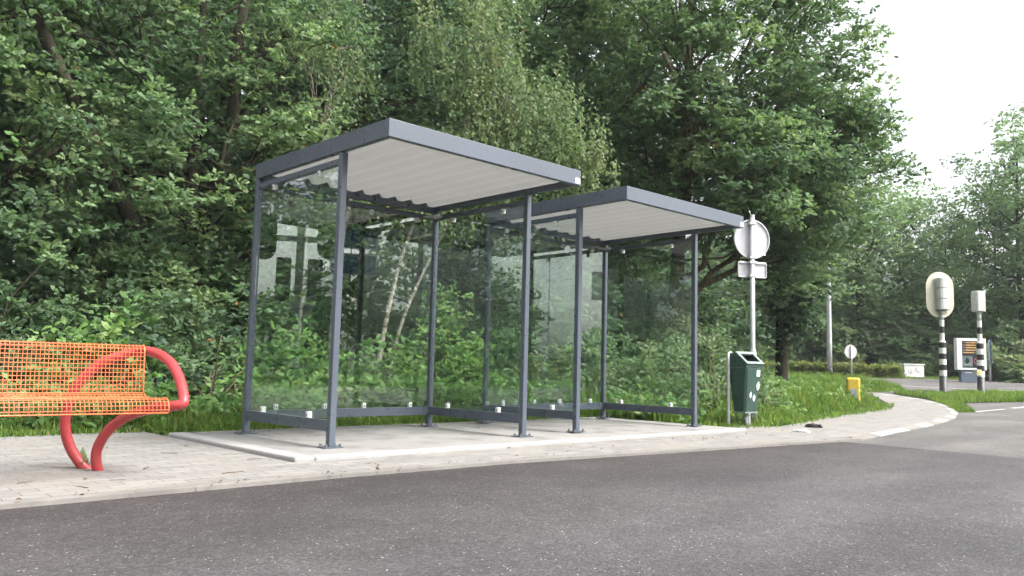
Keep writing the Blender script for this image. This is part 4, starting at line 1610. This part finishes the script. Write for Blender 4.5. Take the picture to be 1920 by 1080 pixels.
fs_ = shrub('hazel_bush', 'dark bush in the undergrowth beyond the far hedge', 'undergrowth beyond the side road', 'shrub', 0, 0, 2.0, 2.6, 110, 791, dict(FAR, size=.17, prad=.55, pal='bush', ns=14))
k_ = 0
for px, dep, s in ((1390, 45, 1.1), (1440, 44, 1), (1490, 46, 1.1), (1540, 44, 1), (1590, 48, 1.3), (1640, 45, 1.1), (1690, 44.5, 1.25), (1735, 46, 1.2), (1780, 44, 1.0), (1825, 45, 1.1), (1870, 42, .95), (1915, 41, .9), (1965, 42, 1.0), (1460, 52, 1.5), (1530, 53, 1.6), (1620, 54, 1.6), (1700, 56, 1.7), (1780, 58, 1.5), (1850, 54, 1.5), (1920, 52, 1.6)):
    k = (px - 960) / FPX
    x, y = CX + dep * (.6867 + .722 * k), CY + dep * (.7204 - .6915 * k)
    o = copy_tree(fs_) if k_ else fs_
    rr = random.Random(860 + k_)
    o.location = (x, y, tz(x, y, -.1))
    o.rotation_euler = (0, 0, rr.uniform(-3, 3))
    o.scale = (s, s, s * rr.uniform(.8, 1.3))
    k_ += 1
for i, (px, dep, lab) in enumerate(((1850, 40, 'sunlit olive bush beside the information panel'), (1905, 38.5, 'low pale bush at the right edge beyond the road'), (1575, 43, 'pale feathery shrub behind the lamp post'))):
    k = (px - 960) / FPX
    x, y = CX + dep * (.6867 + .722 * k), CY + dep * (.7204 - .6915 * k)
    shrub('roadside_bush', lab, 'bushes along the far road edge', 'shrub', x, y, 1.1, (1.5, 1.2, 2.6)[i], 70, 795 + i, dict(FAR, size=.14, prad=.35, pal='birch'))

# far wood closing the view behind everything
rgw = np.random.default_rng(77)
n = 2600
t_ = rgw.random(n)
az_ = R(12) + R(78) * t_
dist = rgw.uniform(62, 75, n)
P = np.stack([CX + dist * np.cos(az_), CY + dist * np.sin(az_), .5 + rgw.random(n) ** 1.1 * np.where(az_ < R(24), 5.5, 11)], 1)
root = leaves(None, 'distant_wood', P, 1.3, dict(ns=8, nl=6, size=.5, shape='oval', pal='oak_dark', flat=.8), rgw)
tag(root, 'distant wood closing the view beyond the nearer trees', 'wood', kind='stuff')

# ---------------------------------------------------------------- grass
def in_poly(px, py, poly):
    c = np.zeros(len(px), bool)
    j = len(poly) - 1
    for i in range(len(poly)):
        xi, yi = poly[i]
        xj, yj = poly[j]
        hit = ((yi > py) != (yj > py)) & (px < (xj - xi) * (py - yi) / (yj - yi + 1e-12) + xi)
        c ^= hit
        j = i
    return c


def grass_patch(name, label, poly, n, hmin, hmax, seed, wid=.006, edge=None, off=-.1, pal='fresh'):
    rg = np.random.default_rng(seed)
    xs = [p[0] for p in poly]
    ys = [p[1] for p in poly]
    X = rg.uniform(min(xs), max(xs), n * 3)
    Y = rg.uniform(min(ys), max(ys), n * 3)
    k = in_poly(X, Y, poly)
    X, Y = X[k][:n], Y[k][:n]
    n = len(X)
    cl = .5 + .5 * np.sin(X * 2.3 + 1.3 * np.sin(Y * 3.1)) * np.sin(Y * 2.7 + 1.7 * np.sin(X * 1.9))
    cl2 = .5 + .5 * np.sin(X * 9.1 + 2 * np.sin(Y * 7.7)) * np.sin(Y * 11.3 + X * 5)
    h = hmin + (hmax - hmin) * (.55 * cl + .25 * cl2 + .2 * rg.random(n)) * rg.uniform(.55, 1.15, n)
    if edge is not None:
        h = h * edge(X, Y)
    az = rg.random(n) * 2 * PI
    lean = rg.uniform(.1, .75, n)
    O = np.stack([X, Y, terr(X, Y) + off], 1)
    d = np.stack([np.cos(az), np.sin(az), np.zeros(n)], 1)
    s = np.stack([-np.sin(az), np.cos(az), np.zeros(n)], 1)
    w = (wid * rg.uniform(.6, 1.5, n))[:, None]
    upv = np.array([0, 0, 1.0])
    V = np.empty((n, 5, 3))
    hh = h[:, None]
    V[:, 0] = O + s * w
    V[:, 1] = O - s * w
    m_ = O + d * (lean * h * .25)[:, None] + upv * hh * .55
    V[:, 2] = m_ - s * w * .8
    V[:, 3] = m_ + s * w * .8
    V[:, 4] = O + d * (lean * h * .85)[:, None] + upv * hh * (1 - .25 * lean[:, None])
    me = bpy.data.meshes.new(name)
    me.vertices.add(n * 5)
    me.vertices.foreach_set('co', V.astype(np.float32).ravel())
    me.loops.add(n * 7)
    b = (np.arange(n) * 5)[:, None]
    me.loops.foreach_set('vertex_index', (b + np.array([0, 1, 2, 3, 3, 2, 4])).astype(np.int32).ravel())
    me.polygons.add(n * 2)
    me.polygons.foreach_set('loop_start', (np.arange(n)[:, None] * 7 + np.array([0, 4])).astype(np.int32).ravel())
    me.update(calc_edges=True)
    P = PAL[pal]
    v = np.clip(.45 + .35 * (cl2 - .5) + .3 * (cl - .5) + rg.normal(0, .32, n), 0, .999) * (len(P) - 1)
    i = v.astype(int)
    f = (v - i)[:, None]
    C0 = P[i] * (1 - f) + P[i + 1] * f
    dry = rg.random(n) < .05
    C0[dry] = (.26, .22, .10)
    C = np.ones((n, 5, 4), np.float32)
    C[:, :, :3] = C0[:, None]
    at = me.attributes.new('tint', 'FLOAT_COLOR', 'POINT')
    at.data.foreach_set('color', C.ravel())
    me.materials.append(M['grass'])
    o = bpy.data.objects.new(name, me)
    col.objects.link(o)
    return tag(o, label, 'grass', kind='stuff')


PAL['grass'] = np.array([(.055, .11, .025), (.095, .18, .032), (.15, .25, .045), (.24, .30, .085)])
grass_patch('grass', 'bright grass strip between the paving and the wood', [(-4, .93), (-.5, .96), (-.5, .42), (5.44, .42), (5.44, 2.4), (0, 2.5), (-4, 2.6)], 60000, .05, .34, 1, .007,
            edge=lambda x, y: np.clip((y - np.where(x < -.5, .85, .30)) / .55, .3, 1.25), pal='grass')
for k_, (poly_, n_) in enumerate((([(-4, .80), (-.6, .84), (-.6, 1.0), (-4, 1.0)], 900), ([(5.5, -1.6), (6.4, -1.88), (10.2, -.98), (13.7, -.36), (16.4, .6), (16.4, .8), (10.1, -.75), (6.5, -1.65), (5.5, -1.4)], 2600))):
    grass_patch('grass', ('thin ragged grass creeping over the back edge of the brick paving', 'thin ragged grass creeping over the edge of the curving path')[k_], poly_, n_, .03, .13, 20 + k_, .006, off=-.04, pal='grass')
VERGE = [(5.44, -1.40), (6.05, -1.44), (6.56, -1.68), (7.6, -1.43), (10.1, -.78), (13.6, -.18), (16.4, .77), (20.1, 2.6), (22.3, 3.6), (25.4, 3.7), (27.0, 4.5), (26.4, 6.0), (26.0, 9.9), (20.4, 16.5), (14, 8), (12, 3), (5.44, 2.2)]
grass_patch('grass', 'long rough grass on the verge round the bin and the yellow marker', VERGE, 130000, .06, .70, 2, .011,
            edge=lambda x, y: np.clip((y - np.interp(x, [5.4, 6.05, 6.56, 10.1, 13.6, 16.4, 20.1, 22, 27], [-1.45, -1.5, -1.75, -.85, -.25, .7, 2.5, 3.6, 3.9])) / 1.0, .28, 1.1), pal='grass')
grass_patch('grass', 'low rough grass on the island in front of the striped signals', ISLAND, 26000, .05, .30, 3, .009, off=-.06, pal='grass')
grass_patch('grass', 'tufts of grass along the outer kerb of the curving path', [(14.9, -1.24), (17.9, .02), (19.6, .9), (19.6, .5), (18.3, -.3), (15.4, -1.4)], 5000, .03, .2, 4, .007, off=-.07, pal='grass')
grass_patch('grass', 'grass along the foot of the far hedge', [(28.8, 15.9), (37.6, 7.6), (46, 2.6), (47, 4.2), (38.6, 9.2), (29.8, 17.2)], 14000, .05, .28, 5, .012, off=-.08, pal='grass')

# broad-leaved weeds scattered through the grass
rgw = np.random.default_rng(55)
X, Y = rgw.uniform(5.4, 24, 4200), rgw.uniform(-1.6, 9, 4200)
k = in_poly(X, Y, VERGE) & (Y > np.interp(X, [5.4, 6.5, 10.1, 16.4, 22], [-1.1, -1.3, -.4, 1.2, 4.2])) & (np.sin(X * 1.1 + 2) * np.sin(Y * 1.7 + X * .4) + rgw.normal(0, .4, 4200) > .1)
X2, Y2 = rgw.uniform(-3.5, 5.5, 420), rgw.uniform(1.2, 2.4, 420)
X, Y = np.concatenate([X[k][:900], X2]), np.concatenate([Y[k][:900], Y2])
P = np.stack([X, Y, terr(X, Y) - .1 + rgw.uniform(.08, .42, len(X))], 1)
for nm_, pal_, sel, sz in (('weeds', 'fresh', rgw.random(len(X)) < .65, .095), ('weeds', 'birch', None, .075)):
    if sel is not None:
        first = sel
    else:
        sel = ~first
    o = leaves(None, nm_, P[sel], .16, dict(ns=5, nl=5, size=sz, shape='oval' if sz > .08 else 'long', pal=pal_, flat=.9, mat='leaf_soft'), rgw)
    tag(o, 'broad-leaved weeds growing through the verge grass' if sz > .08 else 'narrow-leaved pale weeds growing through the verge grass', 'weeds', kind='stuff')

# dead leaves blown against the edges of the paving
rgw = np.random.default_rng(91)
n = 420
xe = rgw.uniform(-2.8, 6.2, n)
back = rgw.random(n) < .62
ye = np.where(back, np.where(xe < -.56, .97, .42) - rgw.exponential(.22, n), -2.6 + .02 * xe + rgw.exponential(.14, n))
on = (ye > -2.45) | (xe < 1.5)
ok_ = (ye < np.where(xe < -.56, .97, .40)) & on & ((xe < 5.3) | (ye < -1.5))
xe, ye = xe[ok_], ye[ok_]
n = len(xe)
zs = np.where((xe > -.54) & (xe < 5.38) & (ye > -1.9), .004, -.026)
A = unit(np.stack([rgw.normal(0, 1, n), rgw.normal(0, 1, n), rgw.normal(0, .12, n)], 1))
Nn = unit(np.stack([rgw.normal(0, .25, n), rgw.normal(0, .25, n), np.ones(n)], 1))
cl_ = np.array([.085, .062, .038]) * rgw.uniform(.5, 1.7, (n, 1)) * (1 + rgw.normal(0, .12, (n, 3)))
o = leaf_mesh('fallen_leaves', np.stack([xe, ye, zs + .004], 1), A, Nn, rgw.uniform(.012, .036, n), np.clip(cl_, .02, .4), 'oval', M['leaf_soft'])
tag(o, 'small dead leaves and crumbs blown along the edges of the paving', 'leaves', kind='stuff')

# tuft of green growing at the foot of the bench leg
mb = None
rgw = np.random.default_rng(8)
n = 14
az = rgw.random(n) * 2 * PI
A = unit(np.stack([np.cos(az) * .35, np.sin(az) * .35, np.ones(n)], 1))
Nn = unit(np.stack([-np.cos(az), -np.sin(az), np.full(n, .3)], 1))
Nn = unit(Nn - A * (Nn * A).sum(1, keepdims=True))
o = leaf_mesh('small_weed', np.zeros((n, 3)) + rgw.normal(0, .012, (n, 3)) * [1, 1, 0], A, Nn, rgw.uniform(.05, .15, n), tint(rgw, 'birch', np.zeros(n, int), 1, n), 'long', M['leaf_soft'])
o.location = (-1.78, -1.52, -.03)
tag(o, 'little weed sprouting between the two red legs of the bench', 'weed')

# ---------------------------------------------------------------- across the road: what the panes mirror
gm, gnt, gout = new_mat('mown_grass')
gv = coords(gnt)
gc = ramp(gnt, noise(gnt, gv, 1.7, 6, .7), [(.3, (.055, .11, .03)), (.7, (.11, .18, .05))])
principled(gnt, gout, gc, .95, 0, .1, bump(gnt, noise(gnt, gv, 30, 4), .6, .03))
sheet('far_verge', [(-60, -40), (-60, -14.02), (60, -14.02), (60, -40)], -.05, gm)
ACR = 'trees on the opposite side of the road'


def across(az, d):
    a = R(az)
    return -3.41 + d * math.cos(a), 7.03 - d * math.sin(a)


for i, (az, d_, zc, rxy, rz, n, lab) in enumerate(((63.5, 36, 1.9, 2.6, 1.8, 80, 'broad bushy low tree on the opposite roadside'), (68, 44, 2.3, 3.4, 2.2, 90, 'rounded tree on the opposite roadside, beyond the bushy one'), (59.2, 33, 2.2, 1.2, 2.4, 60, 'pointed conical tree on the opposite roadside'), (53.5, 31, 3.0, 2.6, 2.9, 140, 'dense tree on the opposite roadside'), (49.0, 33, 2.4, 1.7, 2.3, 90, 'smaller leafy tree beside the dense one on the opposite roadside'), (41, 95, 2.6, 6, 2.6, 60, 'far low tree on the open skyline opposite'), (36, 98, 2.6, 7, 2.6, 60, 'second far low tree on the open skyline opposite'))):
    x, y = across(az, d_)
    rg = np.random.default_rng(1200 + i)
    pads = crown_pads(rg, (x, y, zc), (rxy, rxy, rz), n, 0, .45)
    pads = pads[pads[:, 2] > .3]
    make_tree('broadleaf_tree', lab, 'tree', ACR, (x, y, -.15), [(0, 0, 0), (0, 0, zc * .5), (.1, 0, zc), (0, 0, zc + rz * .8)], .15, pads, .75 if d_ < 60 else 1.6, dict(FAR, ns=11, size=.2 if d_ < 60 else .5), 1200 + i)
x, y = across(43, 52)
mb = MB()
mb.box((-9, -.12, 0), (9, .12, 1.35)).box((-9.05, -.17, 1.352), (9.05, .17, 1.42), 1)
o = mb.build('brick_wall', [M['brick'], M['kerb_grey']])
o.location = (x, y, -.1)
o.rotation_euler = (0, 0, R(45))
tag(o, 'low red-brick garden wall across the road', 'wall')
# gantry of signals and blue direction signs
x, y = across(61.2, 23)
gt = empty('signal_mast', (x, y, -.1), R(28), 'traffic signal mast with a cross arm, dark heads and blue direction signs across the road', 'traffic light')
mb = MB()
mb.tube([(0, 0, 0), (0, 0, .6)], .12, 12, 0)
striped(mb, .6, 2.0, 6, .115, .11, 1)
mb.tube([(0, 0, 2.0), (0, 0, 4.9)], .11, 12, 2)
mb.build('pole', [M['black'], M['white'], M['galv']], gt)
MB().tube([(-2.6, 0, 4.15), (1.4, 0, 4.15)], .09, 10).build('arm', M['galv'], gt)
for x_, z_ in ((-.95, 4.2), (.75, 4.3)):
    mb = MB()
    plate(mb, stadium(.62, 1.4, 10), .12, .13, x_, z_)
    mb.box((x_ - .14, .131, z_ - .5), (x_ + .14, .3, z_ + .5))
    mb.build('signal_head', M['black'], gt)
for x_ in (-.42, .42):
    mb = MB()
    mb.box((x_ - .2, -.12, 2.4), (x_ + .2, .16, 3.6))
    mb.build('signal_head', M['black'], gt, bevel=.04)
for z_ in (3.5, 4.25):
    mb = MB()
    plate(mb, rrect(1.3, .62, .06), .15, .17, 1.45, z_, 1)
    plate(mb, rrect(1.22, .54, .05), .171, .175, 1.45, z_, 0)
    mb.build('direction_sign', [M['blue'], M['white']], gt)
mb = MB()
plate(mb, [(-.4, .35), (.4, .35), (0, -.35)], .13, .14, .1, 2.0)
mb.build('yield_sign', M['greypanel'], gt)
# sign board with outlined letters on a concrete post
x, y = across(39.4, 26)
lb = empty('letter_sign', (x, y, -.1), R(48), 'pale board with outlined letters on a concrete post across the road', 'sign')
mb = MB()
mb.box((-.17, -.17, 0), (.17, .17, 5.1))
mb.build('post', M['slab'], lb, bevel=.02)
mb = MB()
mb.box((-1.1, .19, 2.95), (1.1, .26, 3.85))
bdl = mb.build('board', M['white'], lb)
fc = bpy.data.curves.new('letters', 'FONT')
fc.body = 'VIE'
fc.size = .9
fc.align_x = 'CENTER'
fc.extrude = .01
tmp = bpy.data.objects.new('letters_curve', fc)
ft = bpy.data.objects.new('letters', bpy.data.meshes.new_from_object(tmp))
bpy.data.objects.remove(tmp)
col.objects.link(ft)
ft.parent = bdl
ft.location = (0, .275, 3.08)
ft.rotation_euler = (R(90), 0, R(180))
ft.data.materials.clear()
ft.data.materials.append(M['greypanel'])
x, y = across(65, 60)
sl_ = empty('street_lamp', (x, y, -.1), R(20), 'curved street lamp far across the road', 'lamp post')
MB().tube(smooth_path([(0, 0, 0), (0, 0, 5.5), (-.3, 0, 6.4), (-1.6, 0, 6.7)], 4), .09, 8).build('pole', M['galv'], sl_)
MB().tube([(-1.6, 0, 6.7), (-1.8, 0, 6.7), (-2.3, 0, 6.66)], [.06, .14, .06], 8).build('lamp_head', M['galv'], sl_)

# ---------------------------------------------------------------- damp summer air
mb = MB()
mb.box((-90, -90, -1.2), (130, 110, 20))
hz, hnt, hout = new_mat('haze_air')
pv = N(hnt, 'ShaderNodeVolumePrincipled')
pv.inputs['Color'].default_value = (.88, .94, 1, 1)
pv.inputs['Density'].default_value = .0005
L(hnt, pv.outputs[0], hout.inputs['Volume'])
o = mb.build('haze', hz)
o['kind'] = 'stuff'

# ---------------------------------------------------------------- light
w = bpy.data.worlds.new('World')
sc.world = w
w.use_nodes = True
nt = w.node_tree
nt.nodes.clear()
out = nt.nodes.new('ShaderNodeOutputWorld')
bg = nt.nodes.new('ShaderNodeBackground')
sky = nt.nodes.new('ShaderNodeTexSky')
sky.sky_type = 'NISHITA'
sky.sun_disc = False
SUN_EL, SUN_AZ = 52.0, -62.0     # azimuth of the sun as an angle in the ground plane from +X
sky.sun_elevation = R(SUN_EL)
sky.sun_rotation = R(90 - SUN_AZ)
sky.air_density = 1.0
sky.dust_density = 6.0
sky.ozone_density = 1.0
hs = nt.nodes.new('ShaderNodeHueSaturation')
hs.inputs['Saturation'].default_value = .22
nt.links.new(sky.outputs[0], hs.inputs['Color'])
nt.links.new(hs.outputs[0], bg.inputs['Color'])
bg.inputs['Strength'].default_value = .15
nt.links.new(bg.outputs[0], out.inputs['Surface'])
sd = bpy.data.lights.new('sun', 'SUN')
sd.energy = 1.5
sd.angle = R(20)
sd.color = (1, .96, .9)
so = bpy.data.objects.new('sun', sd)
col.objects.link(so)
d_ = Vector((math.cos(R(SUN_EL)) * math.cos(R(SUN_AZ)), math.cos(R(SUN_EL)) * math.sin(R(SUN_AZ)), math.sin(R(SUN_EL))))
so.rotation_euler = d_.to_track_quat('Z', 'Y').to_euler()

sc.view_settings.view_transform = 'Standard'
sc.view_settings.look = 'None'
sc.view_settings.exposure = 1.6
sc.view_settings.gamma = 1
sc.cycles.max_bounces = 8
sc.cycles.diffuse_bounces = 3
sc.cycles.glossy_bounces = 4
sc.cycles.transmission_bounces = 4
sc.cycles.transparent_max_bounces = 24
sc.cycles.use_denoising = True
sc.cycles.denoising_input_passes = 'RGB_ALBEDO'
sc.cycles.caustics_reflective = False
sc.cycles.caustics_refractive = False
